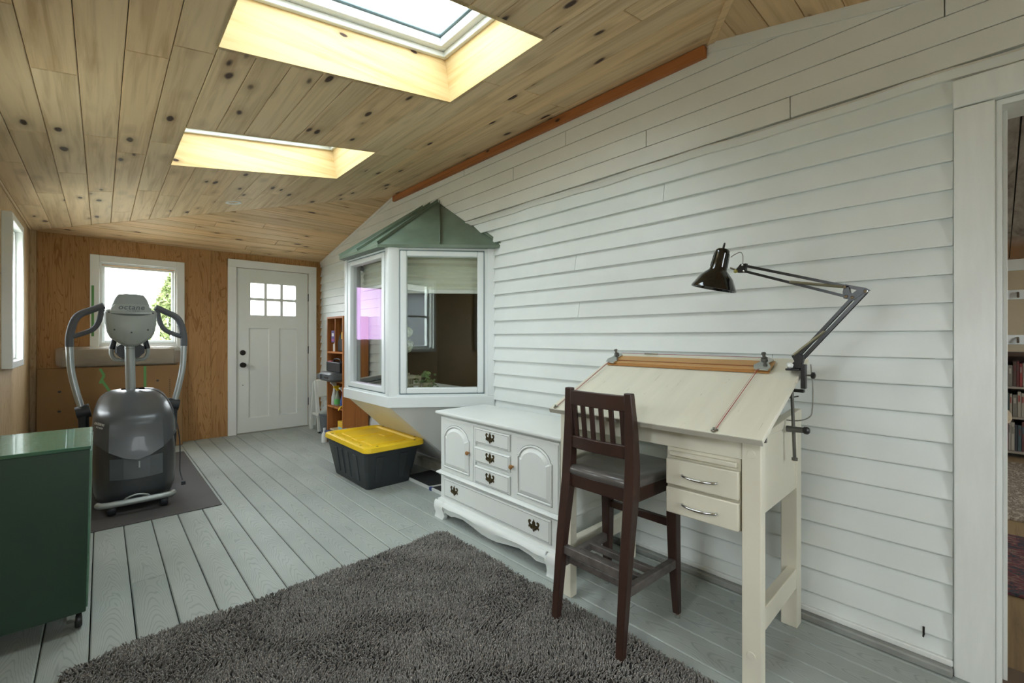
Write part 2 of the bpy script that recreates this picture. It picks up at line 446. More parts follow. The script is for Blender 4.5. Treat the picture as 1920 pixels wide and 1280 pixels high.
# ------------------------------------------------------------------ skylights
un = Vector((-SL, 0, 1)).normalized()
def cpt(x, y, d): return Vector((x, y, z1(x))) + un * d
def skylight(idx, yr, label):
    x0, x1 = SKX; y0, y1 = yr
    t = thing('window_%d' % idx, label, 'skylight', (x0, y0, z1(x0)), kind='structure')
    D = .225; th = .02
    def slab(a, b, c, d, mat, name, par, d0=0, d1=D):    # plan rectangle a..b, c..d between heights d0..d1 over the ceiling plane
        p = [cpt(a, c, d0), cpt(b, c, d0), cpt(b, d, d0), cpt(a, d, d0), cpt(a, c, d1), cpt(b, c, d1), cpt(b, d, d1), cpt(a, d, d1)]
        return MB().hexa(p).build(name, mat, par)
    slab(x0 - th, x1 + th, y1, y1 + th, M['pineWell'], 'well_board', t); slab(x0 - th, x1 + th, y0 - th, y0, M['pineWell'], 'well_board', t)
    slab(x0 - th, x0, y0, y1, M['pineWellY'], 'well_board', t); slab(x1, x1 + th, y0, y1, M['pineWellY'], 'well_board', t)
    fr = None
    for (w0, d0, d1, nm, mt) in ((.022, D, D + .03, 'frame', M['vinyl']), (.060, D + .03, D + .075, 'sash', M['vinyl']), (.072, D + .075, D + .09, 'gasket', M['gasket'])):
        b = MB()
        for a, bb, c, d in ((x0 - th, x1 + th, y0 - th, y0 + w0), (x0 - th, x1 + th, y1 - w0, y1 + th), (x0 - th, x0 + w0, y0 + w0, y1 - w0), (x1 - w0, x1 + th, y0 + w0, y1 - w0)):
            b.hexa([cpt(a, c, d0), cpt(bb, c, d0), cpt(bb, d, d0), cpt(a, d, d0), cpt(a, c, d1), cpt(bb, c, d1), cpt(bb, d, d1), cpt(a, d, d1)])
        b.build(nm, mt, t, bevel=.004)
    slab(x0 + .07, x1 - .07, y0 + .07, y1 - .07, M['skyglass'], 'pane', t, D + .08, D + .084)
skylight(1, SKY1, 'nearer skylight with a light pine well and white frame')
skylight(2, SKY2, 'farther skylight with a light pine well above the bay window')

# ------------------------------------------------------------------ wall_right (clapboard) with bay opening and doorway
BA = (1.60, 3.11); BB = (2.23, 2.63); BC = (1.60, 3.93); BD = (2.23, 4.41)
DOOR_Y = (-.86, 0.0); DOOR_Z = 1.972
holes = [(2.70, 4.34, .72, 1.82), (DOOR_Y[0], DOOR_Y[1], -1, DOOR_Z)]
wr = MB()
for a, b, c, d in rects_minus((YN - .15, YE + .15, -.2, 2.95), holes): wr.box(W + .004, W + .15, a, b, c, d)
wr = wr.build('wall_right', M['siding']); tag(wr, 'white clapboard house wall along the right side of the sunroom', 'wall', kind='structure')
def clap(y0, y1, zb, top):
    b = MB(); e = .0012
    b.prism([(W - .019, zb), (W - .0195, zb + .004), (W - .0005, top), (W + .006, top), (W + .006, zb)], 'y', y0 + e, y1 - e)
    b.build('clapboard', M['siding'], wr)
for k in range(0, 21):
    zb = .014 + .1 * k; top = zb + .103
    segs = [(.113, 6.30)] if zb > 1.92 else [(.113, 2.632), (4.40, 6.30)]
    for a, b in segs:
        cuts = [a]
        if b - a > 1.6 and k % 3 == 1:
            yy = a + random.uniform(.5, b - a - .5); cuts.append(yy)
        cuts.append(b)
        for c0, c1 in zip(cuts[:-1], cuts[1:]): clap(c0, c1, zb, top)
    clap(-1.95, -.965, zb, top)
zz = [2.144, 2.238, 2.331, 2.427, 2.523, 2.62, 2.72]
jy = [[.62], [1.32, 3.3], [.135, 2.4], [1.9, 4.9], [3.0], [2.2]]
for (a, b), js in zip(zip(zz[:-1], zz[1:]), jy):
    cuts = [YN] + js + [YE]
    for c0, c1 in zip(cuts[:-1], cuts[1:]):
        MB().box(W - .018, W + .004, c0 + .0015, c1 - .0015, a + .0015, b - .0015).build('siding_board', M['shiplap'], wr, bevel=.0015, seg=1)
# moulding under the flat boards, slightly wavy
b = MB(); rings = []
for i in range(60):
    y = YN + (3.0 - YN) * i / 59; s = .004 * math.sin(i * .55) + .003 * math.sin(i * 1.3)
    z = 2.138 + s * .8
    rings.append([(W - .006, y, z), (W - .024, y, z - .004), (W - .030, y, z - .014), (W - .020, y, z - .026), (W - .016, y, z - .040), (W - .002, y, z - .042)])
b.loft(rings); o = b.build('trim_2', M['shiplap'], smooth=40); tag(o, 'thin wavy white moulding running along the siding above the doorway', 'trim', kind='structure')
o = MB().box(W - .045, W + .004, .985, 4.19, ZR - .068, ZR - .012).build('trim_3', M['cedar'], bevel=.003); tag(o, 'reddish cedar strip where ceiling meets siding', 'trim', kind='structure')
o = MB().hexa([(W - .024, .975, ZR - .05), (W, .975, ZR - .05), (W, YN, z3(YN) - .05), (W - .024, YN, z3(YN) - .05), (W - .024, .975, ZR), (W, .975, ZR), (W, YN, z3(YN)), (W - .024, YN, z3(YN))]).build('trim_4', M['shiplap'])
tag(o, 'white strip under the near sloping ceiling', 'trim', kind='structure')
o = MB().hexa([(W - .024, 4.2, ZR - .03), (W, 4.2, ZR - .03), (W, YE, z2(YE) - .03), (W - .024, YE, z2(YE) - .03), (W - .024, 4.2, ZR), (W, 4.2, ZR), (W, YE, z2(YE)), (W - .024, YE, z2(YE))]).build('trim_5', M['shiplap'])
tag(o, 'white strip under the far sloping ceiling', 'trim', kind='structure')
# doorway casing and jamb
o = MB().box(W - .028, W + .004, .012, .112, 0, 1.987).build('trim_6', M['trim'], bevel=.004); tag(o, 'wide worn white casing board beside the open doorway', 'trim', kind='structure')
o = MB().box(W - .030, W + .004, -.97, .114, 1.990, 2.088).build('trim_7', M['trim'], bevel=.004); tag(o, 'white head casing above the open doorway', 'trim', kind='structure')
o = MB().box(W - .028, W + .004, -.962, -.872, 0, 1.987).build('trim_8', M['trim'], bevel=.004); tag(o, 'white casing on the far side of the open doorway', 'trim', kind='structure')
b = MB(); b.box(W - .006, W + .16, -.004, .012, 0, DOOR_Z); b.box(W - .006, W + .16, -.872, -.856, 0, DOOR_Z); b.box(W - .006, W + .16, -.872, .012, DOOR_Z - .004, DOOR_Z + .016); b.box(W + .06, W + .10, -.016, -.004, 0, DOOR_Z)
o = b.build('trim_9', M['trim'], bevel=.002); tag(o, 'white jamb lining the open doorway', 'trim', kind='structure')
o = MB().box(W - .03, W + .16, -.86, 0, -.03, .012).build('trim_10', paint('threshold_wood', '#5b4a3a', .5)); tag(o, 'dark wooden threshold in the open doorway', 'trim', kind='structure')
# base strips
b = MB(); b.box(W - .052, W - .004, .113, 2.9, .0, .030); o = b.build('baseboard_right', paint('grey_base', '#8b8d88', .6, .2, 9), bevel=.006)
tag(o, 'worn grey base strip along the foot of the siding', 'baseboard', kind='structure')
o = MB().box(W - .028, W - .004, .113, 2.9, .030, .052).build('trim_11', M['trim'], bevel=.004); tag(o, 'thin white ledge above the grey base strip', 'trim', kind='structure')
# hose bib bracket on siding
o = thing('wall_hook', 'small dark metal hook low on the siding near the doorway', 'hook', (W - .016, .19, .12))
MB().box(W - .022, W - .012, .187, .193, .105, .135).build('plate', M['bronze'], o, bevel=.001)
MB().tube([(W - .02, .19, .112), (W - .032, .19, .104), (W - .030, .19, .112)], .0025, 6).build('hook_tip', M['bronze'], o)

# ------------------------------------------------------------------ wall_far (end wall)
EH = [(-.012, .627, 1.125, 1.942), (1.205, 2.062, -1, 2.045)]
b = MB()
for a, c, d, e in rects_minus((XL - .15, W + .15, -.2, 2.5), EH): b.box(a, c, YE + .012, YE + .14, d, e)
wf = b.build('wall_far', M['plyEnd']); tag(wf, 'orange plywood end wall with a window and entry door', 'wall', kind='structure')
xs = [XL, -.46, .735, .955, W]
for i in range(1, 4):
    for a, c, d, e in rects_minus((xs[i] + .001, xs[i + 1] - .001, -.01, 2.28), EH): MB().box(a, c, YE, YE + .012, d, e).build('plywood_panel', M['plyEnd'], wf)
MB().box(XL, -.462, YE - .03, YE + .012, 0, 2.26).build('corner_batten', M['plyLeft'], wf, bevel=.002)
def casing(b, axis, u0, u1, z0, z1_, w, n0, n1):
    for a, c, d, e in rects_minus((u0, u1, z0, z1_), [(u0 + w, u1 - w, z0 + w, z1_ - w)]):
        if axis == 'y': b.box(a, c, n0, n1, d, e)
        else: b.box(n0, n1, a, c, d, e)
w1 = thing('window_3', 'white framed window in the end wall behind the exercise machine', 'window', (.31, YE, 1.1), kind='structure')
b = MB(); casing(b, 'y', -.087, .70, 1.04, 2.04, .072, YE - .022, YE + .002); b.build('casing', M['white'], w1, bevel=.004)
b = MB(); casing(b, 'y', -.018, .632, 1.112, 1.968, .022, YE - .004, YE + .13); b.build('jamb', M['white'], w1)
b = MB(); casing(b, 'y', .0, .615, 1.13, 1.95, .028, YE + .045, YE + .085); b.build('sash', M['vinyl'], w1, bevel=.003)
MB().box(.02, .595, YE + .062, YE + .067, 1.15, 1.93).build('pane', M['glass'], w1)
MB().box(-.075, -.055, YE - .0245, YE - .022, 1.2, 1.72).build('green_tape', paint('green_tape', '#5f9a5a', .6), w1)
# entry door
DX0, DX1 = 1.219, 2.047
o = MB(); casing(o, 'y', 1.122, 2.153, -.3, 2.135, .098, YE - .024, YE + .002)
b = MB(); b.box(1.122, 1.212, YE - .024, YE + .001, 0, 2.135); b.box(2.055, 2.153, YE - .024, YE + .001, 0, 2.135); b.box(1.122, 2.153, YE - .026, YE + .001, 2.042, 2.137)
b.box(1.195, 1.228, YE + .042, YE + .13, 0, 2.06); b.box(2.038, 2.075, YE + .042, YE + .13, 0, 2.06); b.box(1.195, 2.075, YE + .042, YE + .13, 2.026, 2.06)
o = b.build('trim_12', M['white'], bevel=.003); tag(o, 'white flat casing around the entry door', 'trim', kind='structure')
d1 = thing('door_1', 'white craftsman entry door with six small panes on top', 'door', ((DX0 + DX1) / 2, YE, 0), kind='structure')
LX0, LX1, LZ0, LZ1 = 1.368, 1.892, 1.468, 1.866
PH = [(LX0, LX1, LZ0, LZ1), (1.345, 1.579, .185, 1.304), (1.691, 1.912, .185, 1.304)]
b = MB()
for a, c, d, e in rects_minus((DX0, DX1, .012, 2.036), PH): b.box(a, c, YE - .004, YE + .04, d, e)
b.build('slab', M['door'], d1, bevel=.0)
for a, c, d, e in PH[1:]:
    m = .012
    v = [(a, YE - .004, d), (c, YE - .004, d), (c, YE - .004, e), (a, YE - .004, e), (a + m, YE + .012, d + m), (c - m, YE + .012, d + m), (c - m, YE + .012, e - m), (a + m, YE + .012, e - m)]
    MB().add(v, [(0, 1, 5, 4), (1, 2, 6, 5), (2, 3, 7, 6), (3, 0, 4, 7), (4, 5, 6, 7)]).build('door_panel', M['door'], d1)
MW = .034
cw = (LX1 - LX0 - 2 * MW) / 3; ch = (LZ1 - LZ0 - MW) / 2
for r in range(2):
    for c in range(3):
        xx = LX0 + c * (cw + MW); zz_ = LZ0 + r * (ch + MW)
        MB().box(xx, xx + cw, YE + .012, YE + .016, zz_, zz_ + ch).build('pane', M['glass'], d1)
b = MB()
for c in (1, 2): b.box(LX0 + c * (cw + MW) - MW, LX0 + c * (cw + MW), YE - .002, YE + .03, LZ0, LZ1)
b.build('muntin', M['door'], d1)
MB().box(LX0, LX1, YE - .0015, YE + .031, LZ0 + ch, LZ0 + ch + MW).build('muntin', M['door'], d1)
for z in (1.72, 1.02, .33): MB().box(2.046, 2.062, YE - .014, YE, z - .05, z + .05).build('hinge', M['bronze'], d1, bevel=.002)
MB().lathe([(.032, 0), (.032, .008), (.027, .014), (.014, .016), (.012, .022), (0, .023)], (1.281, YE - .004, 1.0), (0, -1, 0), 24).build('deadbolt', M['bronze'], d1, smooth=40)
MB().lathe([(.032, 0), (.032, .006), (.013, .010), (.012, .03), (.026, .04), (.030, .055), (.022, .068), (0, .07)], (1.281, YE - .004, .849), (0, -1, 0), 24).build('door_knob', M['bronze'], d1, smooth=40)
MB().lathe([(.006, 0), (.006, .002)], (1.282, YE - .004, .60), (0, -1, 0), 12).build('bore_hole', M['black'], d1)
o = MB().box(1.21, 2.06, YE - .015, YE + .08, 0, .014).build('trim_13', paint('sill_metal', '#8f8d80', .5)); tag(o, 'thin metal threshold under the entry door', 'trim', kind='structure')

# ------------------------------------------------------------------ wall_left with windows
cas = .045
LH = [(a + cas, b_ - cas, WINL_Z[0] + cas, WINL_Z[1] - cas) for a, b_ in WINL]
b = MB()
for a, c, d, e in rects_minus((YN - .15, YE + .15, -.2, 2.34), LH): b.box(XL - .14, XL - .012, a, c, d, e)
wlft = b.build('wall_left', M['plyLeft']); tag(wlft, 'pale plywood outer wall on the left with white windows', 'wall', kind='structure')
ys = [YN, -1.02, .20, 1.42, 2.64, 3.86, 5.08, YE]
for a0, a1 in zip(ys[:-1], ys[1:]):
    for a, c, d, e in rects_minus((a0 + .002, a1 - .002, -.01, 2.26), LH): MB().box(XL - .012, XL, a, c, d, e).build('plywood_panel', M['plyLeft'], wlft)
wl_lab = ['white boxed window on the left wall nearest the end wall', 'white boxed window on the left wall across from the bay window', 'white boxed window on the left wall beside the camera', 'white boxed window on the left wall behind the camera']
for i, (a, c) in enumerate(WINL):
    t = thing('window_%d' % (4 + i), wl_lab[i], 'window', (XL, (a + c) / 2, WINL_Z[0]), kind='structure')
    b = MB(); casing(b, 'x', a, c, WINL_Z[0], WINL_Z[1], cas + .004, XL - .002, XL + .052); b.build('casing', M['white'], t, bevel=.004)
    b = MB(); casing(b, 'x', a + cas - .002, c - cas + .002, WINL_Z[0] + cas, WINL_Z[1] - cas, .02, XL - .13, XL + .01); b.build('jamb', M['white'], t)
    b = MB(); casing(b, 'x', a + cas + .016, c - cas - .016, WINL_Z[0] + cas + .016, WINL_Z[1] - cas - .016, .032, XL - .09, XL - .05); b.box(XL - .085, XL - .055, a + .07, c - .07, 1.485, 1.515); b.build('sash', M['vinyl'], t, bevel=.003)
    MB().box(XL - .072, XL - .068, a + .08, c - .08, WINL_Z[0] + .08, WINL_Z[1] - .08).build('pane', M['glass'], t)
NW = (.12, 1.16, .95, 1.88)
b = MB()
for a, c, d, e in rects_minus((XL - .15, W + .15, -.2, 2.34), [NW]): b.box(a, c, YN - .14, YN, d, e)
wn = b.build('wall_near', M['plyLeft']); tag(wn, 'plywood wall behind the camera', 'wall', kind='structure')
t = thing('window_9', 'wide white window in the wall behind the camera', 'window', ((NW[0] + NW[1]) / 2, YN, NW[2]), kind='structure')
b = MB(); casing(b, 'y', NW[0] - .06, NW[1] + .06, NW[2] - .06, NW[3] + .06, .075, YN - .002, YN + .022); b.build('casing', M['white'], t, bevel=.004)
b = MB(); casing(b, 'y', NW[0], NW[1], NW[2], NW[3], .04, YN - .11, YN - .04)
b.box(.605, .645, YN - .10, YN - .05, NW[2], NW[3]); b.build('sash', M['vinyl'], t, bevel=.003)
for xa, xb in ((NW[0] + .03, .61), (.64, NW[1] - .03)): MB().box(xa, xb, YN - .078, YN - .074, NW[2] + .03, NW[3] - .03).build('pane', M['glass'], t)

# ------------------------------------------------------------------ bay window
bay = thing('window_8', 'white angled bay window with green metal roof projecting from the siding', 'bay window', (W, 3.52, .66), kind='structure')
def panel_pts(P, Q):
    P = Vector((P[0], P[1], 0)); Q = Vector((Q[0], Q[1], 0)); t = (Q - P).normalized(); n = Vector((t.y, -t.x, 0))
    mid = (P + Q) / 2
    if n.dot(Vector((W + .6, 3.52, 0)) - mid) > 0: n = -n      # outward into the sunroom
    return P, t, n, (Q - P).length
def pbox(b, P, t, n, s0, s1, d0, d1, za, zb):      # s along the face, d outward
    q = []
    for z in (za, zb):
        for s, d in ((s0, d0), (s1, d0), (s1, d1), (s0, d1)):
            p = P + t * s + n * d; q.append((p.x, p.y, z))
    b.hexa(q)
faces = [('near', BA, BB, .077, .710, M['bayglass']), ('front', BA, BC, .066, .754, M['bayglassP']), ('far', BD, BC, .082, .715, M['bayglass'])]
for nm, P_, Q_, s0, s1, gm in faces:
    P, t, n, L = panel_pts(P_, Q_)
    b = MB()
    for a, c, d, e in rects_minus((0, L, .70, 1.875), [(s0, s1, .762, 1.846)]): pbox(b, P, t, n, a, c, -.10, .0, d, e)
    b.build('surround', M['vinyl'], bay)
    b = MB(); 
    for a, c, d, e in rects_minus((s0 + .003, s1 - .003, .765, 1.843), [(s0 + .05, s1 - .05, .807, 1.803)]): pbox(b, P, t, n, a, c, -.055, .010, d, e)
    sash = b.build('sash', M['vinyl'], bay, bevel=.006)
    b = MB(); pbox(b, P, t, n, s0 + .045, s1 - .045, -.024, -.020, .80, 1.81); b.build('pane', gm, sash)
    b = MB()
    for a, c, d, e in rects_minus((s0 - .004, s1 + .004, .757, 1.851), [(s0 + .004, s1 - .004, .766, 1.842)]): pbox(b, P, t, n, a, c, -.06, .003, d, e)
    b.build('shadow_gap', M['gasket'], bay)
    b = MB(); pbox(b, P, t, n, -.012, L, -.10, .022, .660, .742); b.build('skirt', M['vinyl'], bay, bevel=.004)
    b = MB(); pbox(b, P, t, n, .0, L, -.10, .006, .742, .757); b.build('sill', M['vinyl'], bay, bevel=.002)
for P_ in (BA, BC):
    b = MB(); sg = -1 if P_ is BA else 1
    b.prism([(P_[0] - .012, P_[1] + sg * .003), (P_[0] - .012, P_[1] - sg * .050), (P_[0] + .05, P_[1] - sg * .05), (P_[0] + .055, P_[1] + sg * .045), (P_[0] + .012, P_[1] + sg * .025)], 'z', .742, 1.88)
    b.build('corner_post', M['vinyl'], bay, bevel=.003)
b = MB()
P, t, n, L = panel_pts(BA, BB); pbox(b, P, t, n, L - .055, L, -.08, .014, .742, 1.88)
b.build('end_post', M['vinyl'], bay, bevel=.003)
MB().prism([(1.62, 3.12), (2.3, 2.66), (2.4, 2.66), (2.4, 4.38), (2.3, 4.38), (1.62, 3.92)], 'z', .70, .745).build('seat_board', M['white'], bay)
MB().prism([(1.62, 3.12), (2.3, 2.66), (2.4, 2.66), (2.4, 4.38), (2.3, 4.38), (1.62, 3.92)], 'z', 1.86, 1.88).build('head_board', M['white'], bay)
# roof: eaves and ridge
EZ = 1.885; A_ = (1.525, 3.155); B_ = (W, 2.55); C_ = (1.525, 3.885); D_ = (W, 4.49); N_ = (W, 3.40, 2.41); F_ = (W, 3.64, 2.41)
eave = [(*A_, EZ), (*B_, EZ), (W + .02, 2.55, EZ), (W + .02, 4.49, EZ), (*D_, EZ), (*C_, EZ)]
b = MB(); b.add([(*A_, EZ), (*B_, EZ), (*C_, EZ), (*D_, EZ), N_, F_], [(0, 1, 4), (0, 4, 5, 2), (2, 5, 3), (0, 2, 3, 1)])
b.loft([[(x, y, z - .020) for x, y, z in eave], [(x, y, z + .002) for x, y, z in eave]])
roof = b.build('roof', M['greenroof'], bay)
def seam(p, q, hgt=.026, wd=.007):
    p = Vector(p); q = Vector(q); MB().bar(p + Vector((0, 0, hgt / 2 - .002)), q + Vector((0, 0, hgt / 2 - .002)), wd, hgt).build('roof_seam', M['greenroof'], roof, bevel=.002, seg=1)
seam((*A_, EZ), N_); seam((*C_, EZ), F_); seam((1.525, 3.52, EZ), (W, 3.52, 2.41))
seam(((A_[0] + B_[0]) / 2, (A_[1] + B_[1]) / 2, EZ), (N_[0], N_[1] - .005, N_[2]), .022)
seam((*B_, EZ), (W - .004, N_[1], N_[2]), .02)
# hopper underside
b = MB(); lo = .10
a0 = (1.605, 3.13, .664); c0 = (1.605, 3.91, .664); b0 = (2.226, 2.665, .664); d0 = (2.226, 4.375, .664); n0 = (2.222, 3.10, lo); f0 = (2.222, 3.94, lo)
b.add([a0, c0, b0, d0, n0, f0], [(0, 4, 5, 1), (0, 2, 4), (1, 5, 3), (0, 1, 3, 2), (2, 3, 5, 4)])
b.build('underside', M['underside'], bay)
o = MB().box(W - .06, W - .004, 2.9, 4.4, .0, .09).build('trim_14', paint('old_base', '#b8b5a8', .6, .2, 14), bevel=.004); tag(o, 'weathered pale base board below the bay window', 'trim', kind='structure')
# blinds inside bay
P, t, n, L = panel_pts(BA, BB)
def blind(P_, Q_, s0, s1, zb, label):
    P, t, n, L = panel_pts(P_, Q_)
    o = P + t * ((s0 + s1) / 2) + n * -.12
    th_ = thing('cellular_blind', label, 'blind', (o.x, o.y, zb), 'pleated blinds inside the bay window')
    b = MB(); z = zb + .03; pr = []
    nf = int((1.84 - z) / .022)
    for i in range(nf + 1): pr += [(.0 if i % 2 else .012, z + (1.84 - z) * i / nf)]
    rings = []
    for s in (s0, s1):
        rg = []
        for d, zz_ in pr: q = P + t * s + n * (-.125 + d); rg.append((q.x, q.y, zz_))
        for d, zz_ in reversed(pr): q = P + t * s + n * (-.145 - d); rg.append((q.x, q.y, zz_))
        rings.append(rg)
    b.loft(rings).build('pleats', paint('blind_fabric', '#cfd3c4', .8), th_)
    b = MB(); pbox(b, P, t, n, s0, s1, -.155, -.115, zb, zb + .03); b.build('bottom_rail', M['white'], th_, bevel=.004)
blind(BA, BB, .06, .75, 1.535, 'pale pleated blind half lowered behind the near bay pane')
blind(BA, BC, .10, .72, 1.60, 'pale pleated blind behind the front bay pane')

# ------------------------------------------------------------------ the house behind the siding
HX = 7.0; WI = W + .15
b = MB()
b.box(WI, HX + .2, -2.7, 6.5, -.2, -.005); o = b.build('floor_house', M['housefloor']); tag(o, 'tan wooden floor of the room beyond the doorway', 'floor', kind='structure')
b = MB(); b.box(HX, HX + .15, -2.7, 6.5, 0, 2.9); o = b.build('wall_house_back', M['housewall']); tag(o, 'cream back wall of the room beyond the doorway', 'wall', kind='structure')
b = MB()
for a, c, d, e in rects_minus((WI, HX, 0, 2.6), [(4.2, 5.6, .9, 1.9)]): b.box(a, c, -2.75, -2.6, d, e)  # opening added in the unseen wall to let sky light into this room
o = b.build('wall_house_side', M['housewall']); tag(o, 'cream side wall with an added light opening in the room beyond the doorway', 'wall', kind='structure')
b = MB()
b.box(WI, HX, 6.35, 6.5, 0, 2.9)
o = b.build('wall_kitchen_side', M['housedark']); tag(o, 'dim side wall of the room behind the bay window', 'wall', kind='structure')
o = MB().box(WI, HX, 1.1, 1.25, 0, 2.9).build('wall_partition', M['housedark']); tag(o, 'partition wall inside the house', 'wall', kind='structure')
o = MB().box(WI - .1, HX + .2, 1.25, 6.5, 2.5, 2.65).build('ceiling_kitchen', M['housewall']); tag(o, 'ceiling of the room behind the bay window', 'ceiling', kind='structure')
t = NT('weathered_ceiling'); v = t.coords((1.2, 4, 4)); nz = t.noise(v, 2.2, 6, .65, .4)
tn = t.n('ShaderNodeTexCoord'); sx = t.n('ShaderNodeSeparateXYZ'); t.link(tn.outputs['Object'], sx.inputs[0])
c1 = t.ramp(nz, [(.32, srgb('#4d443b')), (.42, srgb('#8a827a')), (.7, srgb('#b5aea7'))])
mr = t.n('ShaderNodeMapRange'); mr.inputs[1].default_value = 5.6; mr.inputs[2].default_value = 6.3; t.link(sx.outputs['X'], mr.inputs[0])
t.bsdf(t.mix(mr.outputs[0], c1, srgb('#9a6c3e')), .6, 0, t.bump(nz, .6, .03)); M['oldceil'] = t.m
hc = MB().hexa([(WI - .02, -2.7, 2.16), (HX + .2, -2.7, 2.0), (HX + .2, 1.25, 2.0), (WI - .02, 1.25, 2.16), (WI - .02, -2.7, 2.6), (HX + .2, -2.7, 2.6), (HX + .2, 1.25, 2.6), (WI - .02, 1.25, 2.6)]).build('ceiling_house', M['gap'])
tag(hc, 'weathered grey board ceiling in the room beyond the doorway', 'ceiling', kind='structure')
yb = [-2.6, -1.9, -1.2, -.62, -.22, -.06, .1, .5, 1.1]
zc = lambda x: 2.16 + (2.0 - 2.16) * (x - WI) / (HX - WI) - .004
for i, (a, c) in enumerate(zip(yb[:-1], yb[1:])):
    sk = .10
    MB().hexa([(WI, a + .003, zc(WI)), (HX, a + .003 + sk * 0, zc(HX)), (HX, c - .003, zc(HX)), (WI, c - .003, zc(WI)), (WI, a + .003, zc(WI) + .01), (HX, a + .003, zc(HX) + .01), (HX, c - .003, zc(HX) + .01), (WI, c - .003, zc(WI) + .01)]).build('ceiling_board', M['oldceil'], hc)
# coat rails
for z, lab in ((1.63, 'upper white coat rail with metal hooks on the cream wall'), (1.165, 'lower white coat rail with metal hooks on the cream wall')):
    t = thing('coat_rail', lab, 'coat rack', (HX, -.1, z), 'coat rails beyond the doorway')
    MB().box(HX - .022, HX, -1.2, .6, z - .05, z + .05).build('rail_board', M['white'], t, bevel=.004)
    for yy in (-.12, -.34, -.56, .1):
        MB().tube([(HX - .02, yy, z + .02), (HX - .05, yy, z + .01), (HX - .06, yy, z - .03), (HX - .075, yy, z - .02)], .010, 8).build('hook', paint('hook_nickel', '#9a948a', .3, metal=.8), t, smooth=60)
# crown strip
o = MB().box(HX - .03, HX, -2.6, 1.1, 1.88, 2.03).build('trim_15', M['white'], bevel=.005); tag(o, 'pale crown strip above the coat rails', 'trim', kind='structure')
# bookshelf with books
bk = thing('bookcase', 'low dark bookcase full of records and books beyond the doorway', 'bookcase', (HX - .16, -.4, 0))
wd = paint('dark_shelf', '#3b2619', .5, .15, 6)
MB().box(HX - .36, HX, -1.3, .35, 1.0, 1.04).build('top', wd, bk, bevel=.003)
MB().box(HX - .34, HX, -1.28, -1.25, .02, 1.0).build('side', wd, bk); MB().box(HX - .34, HX, .30, .33, .02, 1.0).build('side', wd, bk)
MB().box(HX - .02, HX - .005, -1.25, .30, .02, 1.0).build('back', wd, bk)
shz = [.06, .40, .70]
lt = paint('shelf_edge', '#8f8577', .6)
for z in shz: MB().box(HX - .34, HX - .02, -1.25, .30, z - .02, z).build('shelf', lt, bk)
bcols = ['#7c2f2a', '#5d2a24', '#3b4a4a', '#6a6458', '#2f2f33', '#8c8474', '#47352a', '#55312c', '#9b9385', '#2e3b33']
bmats = [paint('book_%d' % i, c, .6) for i, c in enumerate(bcols)]
words = ['dark red', 'maroon', 'slate', 'taupe', 'charcoal', 'beige', 'brown', 'rust', 'pale grey', 'dark green']
ORD = 'first second third fourth fifth sixth seventh eighth ninth tenth eleventh twelfth thirteenth fourteenth fifteenth sixteenth seventeenth eighteenth nineteenth'.split()
for si, z in enumerate(shz):
    y = -.36; k = 0
    while y < .0 and k < 18:
        wdt = random.uniform(.018, .034); ht = random.uniform(.20, .255) if si else random.uniform(.24, .3); q = random.randrange(10)
        t = thing('book', '%s spine, %s from the right in the %s row of the bookcase' % (words[q], ORD[k], ['bottom', 'middle', 'top'][si]), 'book', (HX - .2, y, z), 'books in the bookcase beyond the doorway')
        b = MB(); b.box(HX - .30, HX - .08, y, y + wdt - .002, z, z + ht); b.build('cover', bmats[q], t, bevel=.002, seg=1)
        MB().box(HX - .301, HX - .2995, y + wdt * .25, y + wdt * .7, z + ht * .6, z + ht * .85).build('title_strip', bmats[(q + 5) % 10], t)
        y += wdt; k += 1
# armchair
ac = thing('armchair', 'pale slipcovered armchair in front of the bookcase', 'armchair', (6.2, .35, 0))
cm = paint('cream_fabric', '#b5ab9b', .85, .06, 5, .2, 40)
MB().box(5.95, 6.6, .02, .75, .14, .44).build('seat_base', cm, ac, bevel=.04)
MB().box(6.0, 6.55, -.02, .2, .44, .62).build('arm', cm, ac, bevel=.06); MB().box(6.0, 6.55, .6, .8, .44, .62).build('arm', cm, ac, bevel=.06)
MB().box(6.4, 6.62, .04, .74, .4, .92).build('backrest', cm, ac, bevel=.06)
MB().box(6.0, 6.5, -.07, .5, .40, .50).build('cushion', paint('tan_cushion', '#a8977c', .8), ac, bevel=.05)
for x, y in ((6.0, .06), (6.6, .06), (6.0, .7), (6.6, .7)): MB().box(x - .02, x + .02, y - .02, y + .02, 0, .15).build('leg', wd, ac)
# rugs beyond the doorway
t = NT('rug_cream'); v = t.coords((3, 7, 3)); nz = t.noise(v, 3.2, 5, .7, 2)
t.bsdf(t.ramp(nz, [(.42, srgb('#8b7f70')), (.5, srgb('#5c4a38')), (.54, srgb('#a89c8a')), (.7, srgb('#a89c8a'))]), .9); M['rugcream'] = t.m
t = NT('rug_red'); v = t.coords((8, 5, 3)); nz = t.noise(v, 3.0, 5, .75, 1)
t.bsdf(t.ramp(nz, [(.36, srgb('#23262e')), (.46, srgb('#3a3a40')), (.52, srgb('#6b2028')), (.6, srgb('#7d6f60')), (.66, srgb('#4a1d22'))]), .9); M['rugred'] = t.m
o = MB().box(4.38, 6.35, -1.5, .9, -.004, .010).build('cream_rug', M['rugcream'], bevel=.003); tag(o, 'cream patterned rug on the floor beyond the doorway', 'rug')
o = MB().box(3.10, 4.02, -1.3, .8, -.004, .010).build('red_rug', M['rugred'], bevel=.003); tag(o, 'dark red and navy patterned rug beyond the doorway', 'rug')

